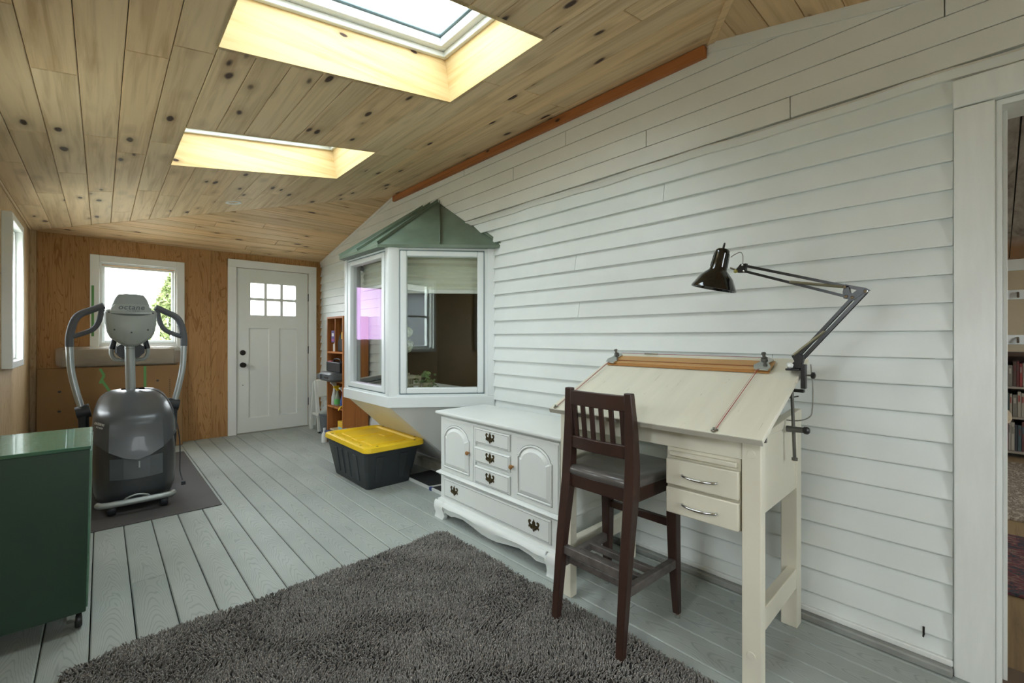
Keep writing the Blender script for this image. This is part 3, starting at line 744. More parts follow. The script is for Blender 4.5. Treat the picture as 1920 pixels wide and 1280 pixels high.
# bay sill objects
leafm = paint('leaf_green', '#5d7a45', .6, .3, 10); flm = paint('flower_cream', '#c9cfae', .8, .15, 20); potm = paint('pot_glaze', '#a8a58e', .35)
st = thing('plant_stand', 'small cream wooden stand on the bay seat board', 'plant stand', (1.80, 3.17, .745))
MB().box(1.73, 1.87, 3.10, 3.24, .865, .885).build('top', potm, st, bevel=.003)
for x in (1.74, 1.86):
    for y in (3.11, 3.23): MB().box(x - .008, x + .008, y - .008, y + .008, .745, .865).build('leg', potm, st)
MB().box(1.735, 1.865, 3.10, 3.112, .81, .825).build('rail', potm, st)
iv = thing('potted_ivy', 'trailing green ivy in a small pot on the bay seat board', 'plant', (1.90, 3.07, .745))
MB().lathe([(.030, 0), (.045, .085), (.05, .09), (.04, .085), (.03, .08)], (1.90, 3.07, .745), n=16).build('pot', potm, iv, smooth=40)
b = MB()
for i in range(90):
    a = random.uniform(0, 2 * PI); r_ = random.uniform(.0, .09); z = .80 + random.uniform(0, .13) - r_ * .5
    c = Vector((1.90 + r_ * math.cos(a), 3.07 + r_ * math.sin(a), z)); u = Vector((random.uniform(-1, 1), random.uniform(-1, 1), random.uniform(-.3, 1))).normalized() * .022; w_ = u.orthogonal().normalized() * .014
    b.add([c - u, c + w_, c + u, c - w_], [(0, 1, 2, 3)])
b.build('leaves', leafm, iv)
hy = thing('hydrangea', 'dried cream hydrangea in a vase inside the bay window', 'flower vase', (1.86, 3.30, .745))
MB().lathe([(.02, 0), (.035, .03), (.03, .08), (.015, .13), (.02, .15)], (1.86, 3.30, .745), n=16).build('vase', potm, hy, smooth=60)
MB().tube([(1.86, 3.30, .88), (1.84, 3.27, 1.0), (1.82, 3.24, 1.1)], .003, 6).build('stem', leafm, hy)
for hc_, hr in (((1.815, 3.235, 1.12), .055), ((1.83, 3.25, 1.23), .045)):
    b = MB()
    for i in range(160):
        d = Vector((random.gauss(0, 1), random.gauss(0, 1), random.gauss(0, 1))).normalized(); c = Vector(hc_) + d * hr * random.uniform(.75, 1.05); u = d.orthogonal().normalized() * .011; w_ = d.cross(u)
        b.add([c - u, c + w_, c + u, c - w_], [(0, 1, 2, 3)])
    b.build('flower_head', flm, hy)
o = thing('wooden_tray', 'low brown tray in front of the plant stand in the bay', 'tray', (1.79, 3.09, .745))
MB().box(1.70, 1.88, 3.035, 3.06, .745, .765).build('edge', paint('tray_wood', '#7a5a36', .5), o, bevel=.003)
MB().box(1.77, 1.785, 3.033, 3.035, .748, .763).build('clasp', paint('brass_bit', '#d6c078', .3), o)

# outdoors
tr = thing('conifer_tree', 'tall pale green conifer outside the end window', 'tree', (1.25, 12.2, -.4))
MB().tube([(1.25, 12.2, -.4), (1.25, 12.2, 2.6)], [.09, .02], 8).build('trunk', paint('bark', '#6b5a45', .9), tr)
n = 5200; hgt = rng.random(n) ** .8; rad = (1 - hgt) * 1.25 * (.75 + .3 * rng.random(n)) + .03; ang = rng.random(n) * 2 * PI
cxx = 1.25 + rad * np.cos(ang); cyy = 12.2 + rad * np.sin(ang); czz = -.3 + hgt * 3.1
d = rng.normal(size=(n, 3)); d[:, 2] += .8; d /= np.linalg.norm(d, axis=1)[:, None]; e = np.cross(d, rng.normal(size=(n, 3))); e /= np.linalg.norm(e, axis=1)[:, None]
c = np.stack([cxx, cyy, czz], 1); L = .10; wv = .03
V = np.stack([c - d * L, c + e * wv, c + d * L, c - e * wv], 1).reshape(-1, 3)
b = MB(); b.v = [tuple(p) for p in V]; b.f = [tuple(range(i * 4, i * 4 + 4)) for i in range(n)]
b.build('foliage', paint('conifer_green', '#6a7748', .8, .3, 3), tr)

# ------------------------------------------------------------------ shaggy rug
RX0, RX1, RY0, RY1 = -.11, 1.525, -.25, 2.235
rug = thing('shag_rug', 'dark grey shaggy rug in front of the white dresser', 'rug', (.7, 1.0, 0))
def rrect(x0, x1, y0, y1, r, n=6):
    out = []
    for cx_, cy_, a0_ in ((x1 - r, y1 - r, 0), (x0 + r, y1 - r, 90), (x0 + r, y0 + r, 180), (x1 - r, y0 + r, 270)):
        for k_ in range(n + 1):
            a_ = R(a0_ + 90 * k_ / n); out.append((cx_ + r * math.cos(a_), cy_ + r * math.sin(a_)))
    return out
ROT = R(1.6)
def rugrot(p):
    x, y = p[0] - RX1, p[1] - 1.0; return (RX1 + x * math.cos(ROT) - y * math.sin(ROT) * .0, 1.0 + y + x * math.sin(ROT) + .045) + tuple(p[2:])
MB().prism([rugrot(p) for p in rrect(RX0 + .012, RX1 - .012, RY0 + .012, RY1 - .012, .06)], 'z', .001, .010).build('backing', paint('rug_backing', '#3a3836', .95), rug)
n = 115000
px_ = rng.uniform(RX0, RX1, n * 2); py_ = rng.uniform(RY0, RY1, n * 2)
keep = np.ones(n * 2, bool)                                    # rounded corners; leave out what lies behind the camera
dx = np.maximum(np.maximum(RX0 + .06 - px_, px_ - RX1 + .06), 0); dy = np.maximum(np.maximum(RY0 + .06 - py_, py_ - RY1 + .06), 0)
keep &= (dx ** 2 + dy ** 2) < .06 ** 2
px_ = px_[keep][:n]; py_ = py_[keep][:n]; n = len(px_)
clump = np.sin(px_ * 9 + 2.1 * np.sin(py_ * 7)) + np.sin(py_ * 11 + 1.7 * np.sin(px_ * 6)) + .7 * np.sin(px_ * 23 + py_ * 17)
la = clump * 1.4 + rng.normal(0, .9, n); ll = rng.uniform(.003, .013, n)
hh = rng.uniform(.017, .027, n) + .0025 * clump
x, y = px_ - RX1, py_ - 1.0
bx = RX1 + x * math.cos(ROT); by = 1.0 + y + x * math.sin(ROT) + .045
tw = rng.uniform(0, 2 * PI, n); rw = rng.uniform(.0022, .0034, n)
cx_, sx_ = np.cos(tw), np.sin(tw); lx, ly = np.cos(la) * ll, np.sin(la) * ll
V = np.zeros((n, 10, 3), np.float32)
def ring(i0, fx, z, r):
    for q in range(3):
        a_ = tw + q * 2 * PI / 3
        V[:, i0 + q, 0] = bx + lx * fx + np.cos(a_) * r; V[:, i0 + q, 1] = by + ly * fx + np.sin(a_) * r; V[:, i0 + q, 2] = z
ring(0, 0, .006, rw * .8); ring(3, .35, .006 + hh * .55, rw * 1.15); ring(6, .9, .006 + hh * .88, rw * .9)
V[:, 9, 0] = bx + lx * 1.15; V[:, 9, 1] = by + ly * 1.15; V[:, 9, 2] = .006 + hh
F = []
for i0 in (0, 3):
    for q in range(3): F += [(i0 + q, i0 + (q + 1) % 3, i0 + 3 + (q + 1) % 3), (i0 + q, i0 + 3 + (q + 1) % 3, i0 + 3 + q)]
for q in range(3): F += [(6 + q, 6 + (q + 1) % 3, 9)]
F = np.array(F, np.int32); allf = (F[None] + (np.arange(n, dtype=np.int32) * 10)[:, None, None]).reshape(-1)
me = bpy.data.meshes.new('pile'); nt = len(allf) // 3
me.vertices.add(n * 10); me.vertices.foreach_set('co', (V.reshape(-1, 3) - np.array([.7, 1.0, 0], np.float32)).astype(np.float32).ravel())
me.loops.add(nt * 3); me.loops.foreach_set('vertex_index', allf)
me.polygons.add(nt); me.polygons.foreach_set('loop_start', np.arange(0, nt * 3, 3, dtype=np.int32)); me.polygons.foreach_set('loop_total', np.full(nt, 3, np.int32))
me.update(calc_edges=True); me.validate()
t = NT('rug_pile'); v = t.coords((1, 1, 1), rnd=False)
f1 = t.noise(v, 220, 2); f2 = t.noise(v, 2.2, 3)
col = t.ramp(f1, [(.33, srgb('#5f5b57')), (.58, srgb('#918d87')), (.75, srgb('#c2beb6'))])
col = t.mix(1, col, t.ramp(f2, [(.3, (.8, .8, .8, 1)), (.7, (1.05, 1.05, 1.05, 1))]), 'MULTIPLY')
t.bsdf(col, .75, spec=.3); me.materials.append(t.m)
o = bpy.data.objects.new('pile', me); COL.objects.link(o); o.parent = rug; o['kind'] = 'stuff'

# ------------------------------------------------------------------ white dresser
dm = paint('dresser_paint', '#e2e6e3', .38, .02, 4, .04, 20, chips='#5d564c', chip_t=.79, chip_scale=9)
dl = paint('dresser_line', '#74776f', .6, .15, 12)
brass = paint('aged_brass', '#4b4026', .45, .5, 60, metal=.55, chips='#8f7a3a', chip_t=.6, chip_scale=120)
XF = 1.665; Y0, Y1 = 1.474, 2.519
dr = thing('dresser', 'low white painted dresser with arched doors and brass pulls', 'dresser', (1.84, 2.0, 0))
MB().box(XF + .016, 2.05, Y0, Y1, .13, .665).build('body', dm, dr, bevel=.003)
# top with stepped edge
b = MB(); ov = .03
prof = [(.0, .664), (.008, .668), (.014, .676), (.024, .680), (.03, .686), (.03, .698), (.026, .702)]
rings = [[(XF - d_ + .008, Y0 - d_, z), (2.06, Y0 - d_, z), (2.06, Y1 + d_, z), (XF - d_ + .008, Y1 + d_, z)] for d_, z in prof]
b.loft(rings).build('top', dm, dr, smooth=50)
# frame face: stiles
b = MB()
for a, c, d_, e in rects_minus((Y0, Y1, .125, .664), [(2.165, Y1 - .002, .312, .655), (1.478, 1.812, .312, .655), (1.828, 2.150, .312, .650), (1.524, 2.477, .142, .272)]): b.box(XF + .004, XF + .018, a, c, d_, e)
b.build('face_frame', dm, dr)
def arch(y0, y1, z0, zs, zt, n=14):
    """outline with shouldered arch top, counter-clockwise seen from -x"""
    yc = (y0 + y1) / 2; hw = (y1 - y0) / 2; sh = .16 * hw
    pts = [(y0, z0), (y1, z0), (y1, zs)]
    pts.append((y1 - sh * .5, zs + .004))
    for k_ in range(n + 1):
        a_ = PI * (.06 + .88 * k_ / n); pts.append((yc + (hw - sh * .6) * math.cos(a_), zs + .008 + (zt - zs - .008) * math.sin(a_) ** 1.25))
    pts += [(y0 + sh * .5, zs + .004), (y0, zs)]
    return pts
def dresser_door(y0, y1, ky):
    d_ = MB().box(XF, XF + .018, y0, y1, .312, .655).build('door', dm, dr, bevel=.003)
    A = arch(y0 + .042, y1 - .042, .343, .548, .620); n_ = len(A)
    yc = sum(p[0] for p in A) / n_; zc_ = sum(p[1] for p in A) / n_
    def sc(p, k_): return ((y0 + y1) / 2 + (p[0] - (y0 + y1) / 2) * (1 - k_ / ((y1 - y0) / 2 - .042)), .48 + (p[1] - .48) * (1 - k_ / .135))
    def rg(k_, x): return [(x, *sc(p, k_)) for p in A]
    MB().loft([rg(-.004, XF - .0005), rg(-.002, XF - .006), rg(.004, XF - .007), rg(.008, XF - .001)], False).build('panel_moulding', dm, d_, smooth=60)
    b_ = MB(); b_.loft([rg(.007, XF + .0), rg(.010, XF - .001), rg(.030, XF - .010)], False); b_.add(rg(.030, XF - .010), [tuple(range(n_))]); b_.build('raised_panel', dm, d_)
    MB().loft([rg(-.0065, XF - .0006), rg(-.004, XF - .0014)], False).build('panel_line', dl, d_)
    MB().loft([rg(.006, XF - .0012), rg(.009, XF - .0022)], False).build('panel_line', dl, d_)
    MB().lathe([(.006, 0), (.006, .008), (.011, .013), (.013, .02), (.009, .026), (0, .027)], (XF, ky, .481), (-1, 0, 0), 16).build('knob', paint('wood_knob', '#9a6e3c', .4), d_, smooth=50)
dresser_door(2.167, Y1 - .004, 2.205); dresser_door(1.480, 1.811, 1.808)
def pull(par, y, z, drop=True):
    """willow-pattern batwing plate"""
    half = [(0, -.034), (.006, -.026), (.010, -.020), (.017, -.022), (.022, -.014), (.030, -.012), (.036, -.018), (.040, -.008), (.034, -.003), (.038, .006), (.042, .014), (.036, .024), (.027, .026), (.020, .020), (.023, .013), (.029, .014), (.027, .006), (.018, .002), (.012, .004), (.010, .012), (.012, .018), (.006, .022), (.0, .034)]
    pts = half + [(-a_, b_) for a_, b_ in reversed(half[1:-1])]
    k_ = .98
    b_ = MB(); b_.prism([(y + a_ * k_, z + c_ * k_) for a_, c_ in pts], 'x', XF - .007, XF - .0045)
    p_ = b_.build('pull_plate', brass, par)
    b_ = MB(); b_.tube(catmull([(XF - .006, y + .022, z + .004), (XF - .014, y + .020, z - .004), (XF - .016, y + .010, z - .013), (XF - .016, y, z - .010), (XF - .016, y - .010, z - .013), (XF - .014, y - .020, z - .004), (XF - .006, y - .022, z + .004)], 4), .0022, 6)
    b_.build('bail', brass, p_, smooth=60)
def drawer(y0, y1, z0, z1_, pulls):
    b_ = MB(); e = .009
    rg = lambda d_, x: [(x, y0 + d_, z0 + d_), (x, y1 - d_, z0 + d_), (x, y1 - d_, z1_ - d_), (x, y0 + d_, z1_ - d_)]
    b_.loft([rg(0, XF + .018), rg(0, XF - .0), rg(.003, XF - .003), rg(e, XF - .005)])
    o_ = b_.build('drawer', dm, dr)
    MB().loft([rg(e - .0008, XF - .0048), rg(e + .0014, XF - .0053)], False).build('edge_line', dl, o_)
    for y_ in pulls: pull(o_, y_, (z0 + z1_) / 2 + .003)
drawer(1.834, 2.148, .556, .648, [2.0]); drawer(1.834, 2.148, .440, .531, [2.0]); drawer(1.834, 2.148, .318, .418, [2.0])
drawer(1.527, 2.474, .146, .268, [2.356, 1.643])
# waist moulding
prof = [(0, .276), (.008, .279), (.012, .285), (.019, .288), (.022, .294), (.019, .300), (.010, .304), (0, .309)]
MB().loft([[(XF + .02 - d_, Y0 - d_ + .004, z), (2.05, Y0 - d_ + .004, z), (2.05, Y1 + d_ - .004, z), (XF + .02 - d_, Y1 + d_ - .004, z)] for d_, z in [(d_ + .014, z) for d_, z in prof]]).build('waist_moulding', dm, dr, smooth=40)
# base: ogee moulding plus scalloped apron and bracket feet
prof = [(.0, .134), (.008, .130), (.010, .124), (.018, .121), (.02, .116), (.028, .112)]
MB().loft([[(XF + .012 - d_, Y0 - d_, z), (2.05, Y0 - d_, z), (2.05, Y1 + d_, z), (XF + .012 - d_, Y1 + d_, z)] for d_, z in reversed(prof)]).build('base_moulding', dm, dr, smooth=40)
def apron_pts(u0, u1):
    L_ = u1 - u0
    key = [(0, 0), (.085, 0), (.092, .018), (.082, .034), (.10, .048), (.13, .044), (.165, .040), (.20, .052), (.27, .060), (.36, .046), (.44, .030), (.5, .028)]
    lo = [(u0 + k_ * L_ if k_ > .2 else u0 + k_ * 1.05, z) for k_, z in key]
    return lo + [(u1 - (p[0] - u0), p[1]) for p in reversed(lo[:-1])]
b = MB(); ap = apron_pts(Y0 - .03, Y1 + .03); npt = len(ap)
# bulging section across the face: lower edge follows ap, upper edge z=.114
rings = []
for y_, z in ap:
    hz = .114
    rings.append([(XF - .018, y_, hz), (XF - .030, y_, hz - .012 * min(1, (hz - z) / .06)), (XF - .034, y_, hz - .4 * (hz - z)), (XF - .020, y_, hz - .75 * (hz - z)), (XF - .028 if z < .01 else XF - .016, y_, z), (XF + .01, y_, z), (XF + .01, y_, hz)])
b.loft(rings).build('front_apron', dm, dr, smooth=40)
for ys_, s_ in ((Y0 - .028, 1), (Y1 + .028, -1)):
    b = MB(); pts = [(XF - .02, 0), (XF + .07, 0), (XF + .08, .02), (XF + .07, .035), (XF + .1, .05), (1.93, .05), (1.96, .03), (1.97, 0), (2.05, 0), (2.05, .114), (XF - .02, .114)]
    b.prism(pts, 'y', ys_, ys_ + s_ * .02); b.build('side_apron', dm, dr)

# ------------------------------------------------------------------ drafting table
tm = paint('cream_paint', '#dad6c4', .45, .04, 4, .08, 14, chips='#a08560', chip_t=.80, chip_scale=7)
bm_ = paint('board_cover', '#d9d7c6', .6, .05, 2.0, .10, 30, stretch=(1, 9, 1), chips='#b9b39b', chip_t=.66, chip_scale=10)
chrome = paint('chrome', '#c9cbc9', .15, .02, metal=1.0)
steel = paint('grey_steel', '#6f6f6a', .4, .15, 20, metal=.7)
tb = thing('drafting_table', 'cream drafting table with tilted board against the siding', 'drafting table', (1.84, .95, 0))
FX = 1.585; LW = .060
for y0 in (.536, 1.330): MB().box(FX, FX + .045, y0, y0 + LW, 0, .838).build('leg', tm, tb, bevel=.003)
for y0 in (.556, 1.330): MB().box(2.085, 2.145, y0, y0 + .06, 0, .866).build('leg', tm, tb, bevel=.003)
MB().box(FX + .004, FX + .026, .596, 1.330, .776, .842).build('front_apron', tm, tb, bevel=.002)
MB().box(2.10, 2.125, .60, 1.36, .76, .86).build('back_apron', tm, tb)
for y0 in (.560, 1.352):
    MB().prism([(FX + .045, .575), (2.085, .575), (2.085, .842), (FX + .045, .842)], 'y', y0, y0 + .018).build('side_panel', tm, tb)
    MB().prism([(FX + .045, .842), (2.14, .842), (2.14, .892), (2.10, .892), (FX + .045, .852)], 'y', y0 - .006, y0 + .026).build('side_rail', tm, tb, bevel=.002)
    MB().box(FX + .045, 2.085, y0 - .002, y0 + .034, .165, .245).build('stretcher', tm, tb, bevel=.003)
# drawer box
MB().box(FX + .012, 2.03, .602, .868, .528, .776).build('drawer_case', tm, tb, bevel=.002)
MB().box(FX - .008, FX + .03, .612, .852, .746, .763).build('pull_out_slide', tm, tb, bevel=.003)
for z0, z1_ in ((.638, .735), (.532, .628)):
    o = MB().box(FX - .012, FX + .012, .603, .862, z0, z1_).build('drawer', tm, tb, bevel=.004)
    zc_ = (z0 + z1_) / 2 - .004
    b = MB(); b.tube(catmull([(FX - .012, .798, zc_), (FX - .022, .790, zc_ - .001), (FX - .030, .76, zc_ - .003), (FX - .032, .735, zc_ - .004), (FX - .030, .71, zc_ - .003), (FX - .022, .680, zc_ - .001), (FX - .012, .672, zc_)], 5), .0045, 8)
    b.build('handle', chrome, o, smooth=60)
# tilted board
P0 = Vector((1.495, 0, .872)); P1_ = Vector((2.035, 0, 1.104)); bt = (P1_ - P0).normalized(); bn = Vector((-bt.z, 0, bt.x)); BL = (P1_ - P0).length
TY0, TY1 = .505, 1.380
def bp(s, y, d): q = P0 + bt * s + bn * d; return (q.x, y, q.z)
def bbox_(b, s0, s1, y0, y1, d0, d1): return b.hexa([bp(s0, y0, d0), bp(s1, y0, d0), bp(s1, y1, d0), bp(s0, y1, d0), bp(s0, y0, d1), bp(s1, y0, d1), bp(s1, y1, d1), bp(s0, y1, d1)])
board = bbox_(MB(), 0, BL, TY0, TY1, -.018, 0).build('board', bm_, tb, bevel=.002)
bbox_(MB(), -.004, .0, TY0, TY1, -.020, -.001).build('edge_strip', paint('grey_edge', '#b3b0a2', .5), board)
for s in (.1, .45): bbox_(MB(), s, s + .05, TY0 + .06, TY1 - .06, -.045, -.018).build('batten', tm, board)
# parallel rule
rw_ = paint('rule_wood', '#b98f58', .4, .08, 6); cl_ = paint('rule_edge', '#a9773f', .35)
rl = bbox_(MB(), .455, .535, .605, 1.345, .006, .013).build('parallel_rule', rw_, tb, bevel=.002)
bbox_(MB(), .478, .484, .625, 1.325, .0132, .0145).build('rule_line', paint('rule_groove', '#8a4f22', .5), rl)
bbox_(MB(), .440, .456, .605, 1.345, .004, .009).build('clear_edge', cl_, rl)
for y in (.640, 1.335):
    b = MB()
    pts = [(.44, -.03), (.47, -.035), (.50, -.02), (.53, -.03), (.55, -.01), (.54, .02), (.51, .015), (.48, .03), (.45, .02)]
    b.loft([[bp(s, y + d_, .0145) for s, d_ in pts], [bp(s, y + d_, .020) for s, d_ in pts]]); b.build('pulley_bracket', chrome, rl)
    c_ = Vector(bp(.53, y + .004, .02)); MB().lathe([(.012, 0), (.012, .008), (.006, .010), (.006, .022), (.009, .024), (.008, .03), (0, .031)], c_, bn, 16).build('pulley_knob', steel, rl, smooth=40)
redm = paint('red_cord', '#8e2b2a', .6); pinkm = paint('pale_cord', '#c5a39b', .6)
for y in (.640, 1.335):
    MB().tube([bp(.002, y + .012, .003), bp(.46, y + .004, .016)], .0013, 5).build('cord', redm, tb)
    MB().tube([bp(.002, y + .018, .003), bp(.46, y + .012, .014)], .001, 5).build('cord', pinkm, tb)
    MB().lathe([(.012, 0), (.012, .004), (.005, .006), (.005, .012)], bp(.012, y + .014, 0), bn, 14).build('cord_cleat', chrome, tb)
MB().tube([bp(.566, .64, .012), bp(.568, 1.335, .012)], .0012, 5).build('cord', redm, tb)
MB().tube([bp(.566, 1.13, .013), bp(.566, 1.20, .013)], .004, 8).build('cord_spring', chrome, tb)
# tilt rod with clamp on the right side
rod = MB().tube([(1.895, .527, 1.005), (1.905, .520, .735)], .006, 10).build('tilt_rod', steel, tb, smooth=60)
MB().lathe([(.010, -.004), (.010, .006)], (1.905, .520, .733), (0, 0, 1), 12).build('rod_end', steel, rod)
MB().tube([(1.90, .545, .845), (1.90, .490, .847)], [.012, .010], 12).build('clamp', steel, rod, smooth=50)
MB().lathe([(.009, 0), (.014, .006), (.014, .016), (.009, .022)], (1.90, .493, .847), (0, -1, 0), 8).build('clamp_knob', M['black'], rod)
MB().box(1.60, 1.612, .526, .536, .842, .862).build('hinge', steel, tb)
MB().lathe([(.014, 0), (.013, .002)], (FX, .566, .80), (-1, 0, 0), 18).build('leg_plug', tm, tb)
MB().lathe([(.014, 0), (.013, .002)], (FX, .566, .13), (-1, 0, 0), 18).build('leg_plug', tm, tb)
tb.rotation_euler = (0, 0, R(1.2))

# ------------------------------------------------------------------ bar stool
sm = paint('dark_stool_wood', '#3a261f', .35, .15, 8, .06, 30, chips='#8a4a22', chip_t=.74, chip_scale=22)
sw = paint('worn_rail', '#5c5652', .45, .3, 10, .05, 40, stretch=(3, 3, 3))
leather = paint('grey_leather', '#57534f', .28, .18, 6, .12, 45)
st = thing('bar_stool', 'dark brown slatted-back bar stool at the drafting table', 'stool', (1.60, 1.09, 0))
RZ = .012
for s_, yb_, ys_, yt_ in ((1, 1.249, 1.243, 1.215), (-1, .935, .937, .930)):
    pth = [(1.392, yb_, RZ), (1.432, yb_ + (ys_ - yb_) * .4, .36), (1.468, ys_, .60), (1.474, ys_, .70), (1.462, (ys_ + yt_) / 2, .84), (1.440, yt_, .982)]
    b = MB(); rings = []
    wds = [.030, .038, .044, .044, .040, .032]; dps = [.030, .040, .046, .044, .036, .026]
    for p, w_, d_ in zip(pth, wds, dps): rings.append([(p[0] - d_ / 2, p[1] - w_ / 2, p[2]), (p[0] + d_ / 2, p[1] - w_ / 2, p[2]), (p[0] + d_ / 2, p[1] + w_ / 2, p[2]), (p[0] - d_ / 2, p[1] + w_ / 2, p[2])])
    lg = b.loft(rings).build('leg', sm, st, bevel=.004)
    MB().lathe([(.007, 0), (.005, .003), (0, .004)], (1.452, ys_, .64), (-1, 0, 0), 10).build('bolt', steel, lg)
for s_, y_ in ((1, 1.283), (-1, .937)):
    b = MB(); rings = []
    for z, w_, dx_, dy_ in ((.018, .028, .0, .022 * s_), (.25, .040, -.006, .004 * s_), (.42, .044, -.010, 0), (.615, .046, -.012, 0)):
        x_ = 1.806 + dx_; yy = y_ + dy_ * .5 - (.005 * s_)
        rings.append([(x_ - w_ / 2, yy - w_ / 2, z), (x_ + w_ / 2, yy - w_ / 2, z), (x_ + w_ / 2, yy + w_ / 2, z), (x_ - w_ / 2, yy + w_ / 2, z)])
    lg = b.loft(rings).build('leg', sm, st, bevel=.004)
    MB().lathe([(.012, 0), (.012, .014), (.009, .018)], (1.806, y_ + .008 * s_, 0), n=14).build('glide', chrome, lg)
# seat frame + padded seat
b = MB(); b.prism([(1.455, .925), (1.835, .915), (1.835, 1.31), (1.455, 1.257)], 'z', .565, .620); b.build('seat_frame', sm, st, bevel=.004)
ot = [(1.448, .945), (1.47, .925), (1.82, .900), (1.845, .92), (1.85, 1.30), (1.825, 1.325), (1.47, 1.262), (1.448, 1.24)]
c_ = (1.65, 1.1)
def sc_(k_): return [(c_[0] + (x_ - c_[0]) * k_, c_[1] + (y_ - c_[1]) * k_) for x_, y_ in ot]
b = MB(); b.loft([[(x_, y_, .620) for x_, y_ in sc_(.985)], [(x_, y_, .632) for x_, y_ in sc_(1.0)], [(x_, y_, .645) for x_, y_ in sc_(.985)], [(x_, y_, .654) for x_, y_ in sc_(.93)], [(x_, y_, .652) for x_, y_ in sc_(.7)], [(x_, y_, .644) for x_, y_ in sc_(.3)]])
b.build('seat_cushion', leather, st, smooth=50)
# backrest rails: curved slightly
def crail(z0, z1_, x0, bow, nm, mat, ya, yb2, th=.018):
    b = MB(); rings = []
    for i in range(9):
        f_ = i / 8; y_ = ya + (yb2 - ya) * f_; x_ = x0 - bow * 4 * f_ * (1 - f_)
        rings.append([(x_ - th / 2, y_, z0), (x_ + th / 2, y_, z0), (x_ + th / 2 - .004, y_, z1_), (x_ - th / 2 - .004, y_, z1_)])
    return b.loft(rings).build(nm, mat, st, bevel=.003, smooth=40)
crail(.912, .972, 1.446, .012, 'top_rail', sm, .936, 1.206, .020)
crail(.728, .780, 1.470, .012, 'lower_rail', sm, .944, 1.224, .022)
for i in range(6):
    y_ = 1.194 - i * .0455 - .004; f_ = (y_ - .94) / .27; bw = .012 * 4 * f_ * (1 - f_)
    MB().bar((1.470 - bw, y_ + .006, .775), (1.446 - bw, y_, .918), .010, .020, up=(0, 1, 0)).build('slat', sm, st, bevel=.002)
# stretchers and footrest
MB().bar((1.431, .955, .306), (1.431, 1.23, .306), .026, .034).build('back_rail', sw, st, bevel=.003)
MB().bar((1.800, .957, .396), (1.800, 1.265, .396), .022, .034).build('front_rail', sm, st, bevel=.003)
for ya, yb2, nm in ((.936, .938, 'side_rail'), (1.246, 1.286, 'side_rail')):
    MB().bar((1.435, ya, .248), (1.795, yb2, .234), .030, .036).build(nm, sw, st, bevel=.004)
for x_ in (1.475, 1.555, 1.640): MB().bar((x_, .945, .246), (x_, 1.262, .246), .026, .028).build('footrest_slat', sw, st, bevel=.003)

# ------------------------------------------------------------------ desk lamp (clamped to the drafting board)
lm = thing('desk_lamp', 'black spring-arm desk lamp clamped to the drafting board', 'lamp', (1.93, .525, 1.06))
bk_ = paint('lamp_black', '#161615', .3, .1, 20)
sp_ = paint('spring_steel', '#8f8a72', .35, metal=.6)
LX = 1.915
MB().box(LX - .03, LX + .035, .500, .545, 1.066, 1.074).build('clamp_plate', bk_, lm, bevel=.002)
b = MB(); b.box(LX - .012, LX + .012, .484, .500, 1.0, 1.09); b.box(LX - .010, LX + .010, .49, .545, .985, .997); b.build('clamp_body', bk_, lm, bevel=.002)
MB().tube([(LX, .53, .962), (LX, .53, 1.02)], .004, 8).build('clamp_screw', bk_, lm)
MB().tube([(LX - .02, .545, .960), (LX + .02, .515, .968)], .0025, 6).build('screw_bar', bk_, lm)
MB().tube([(LX, .488, 1.05), (LX, .465, 1.05)], .003, 8).build('thumb_stem', steel, lm)
MB().lathe([(.006, 0), (.012, .003), (.012, .012), (.006, .015)], (LX, .470, 1.05), (0, -1, 0), 8).build('thumb_knob', bk_, lm)
MB().prism([(.545, 1.074), (.500, 1.074), (.488, 1.12), (.512, 1.135), (.530, 1.12), (.520, 1.10)], 'x', LX - .012, LX + .012).build('yoke', bk_, lm, bevel=.002)
MB().lathe([(.010, 0), (.012, .004), (.006, .012)], (LX - .014, .532, 1.085), (-1, 0, 0), 6).build('wing_nut', M['white'], lm)
def arm(p, q, nm='arm_bar'): return MB().bar((LX, *p), (LX, *q), .008, .008).build(nm, bk_, lm)
def yz(u, v):      # pixel-free: positions measured in the lamp plane
    return u, v
E1 = (.3085, 1.345); E2 = (.345, 1.3265); E3 = (.362, 1.331)
for dx_ in (-.009, .009):
    MB().bar((LX + dx_, .496, 1.110), (LX + dx_, E1[0], E1[1]), .011, .003, up=(1, 0, 0)).build('lower_arm', bk_, lm)
    MB().bar((LX + dx_, .516, 1.112), (LX + dx_, E2[0], E2[1]), .010, .003, up=(1, 0, 0)).build('lower_arm', bk_, lm)
MB().prism([(E1[0] - .010, E1[1] + .004), (E1[0] + .01, E1[1] - .010), (E2[0] + .0, E2[1] - .010), (E3[0] + .008, E3[1] - .006), (.372, 1.348), (.368, 1.368), (.355, 1.368), (.352, 1.345), (.345, 1.340), (.332, 1.352), (.345, 1.362), (.365, 1.364), (.365, 1.374), (E1[0], E1[1] + .012)], 'x', LX - .013, LX + .013).build('elbow_plate', bk_, lm)
for p in (E1, E2, E3, (.366, 1.364)): MB().lathe([(.006, 0), (.005, .003), (0, .004)], (LX - .0135, *p), (-1, 0, 0), 12).build('rivet', chrome, lm)
H1 = (.703, 1.480); H2 = (.698, 1.456)
for dx_ in (-.006, .006):
    MB().bar((LX + dx_, .318, 1.352), (LX + dx_, *H1), .010, .0035, up=(1, 0, 0)).build('upper_arm', bk_, lm)
    MB().bar((LX + dx_, E3[0], E3[1]), (LX + dx_, *H2), .010, .0035, up=(1, 0, 0)).build('upper_arm', bk_, lm)
for dx_ in (-.012, .012):
    MB().tube([(LX + dx_, .372, 1.366), (LX + dx_, .535, 1.398)], .0045, 8).build('spring', sp_, lm)
    MB().tube([(LX + dx_, .425, 1.212), (LX + dx_, .522, 1.124)], .0045, 8).build('spring', sp_, lm)
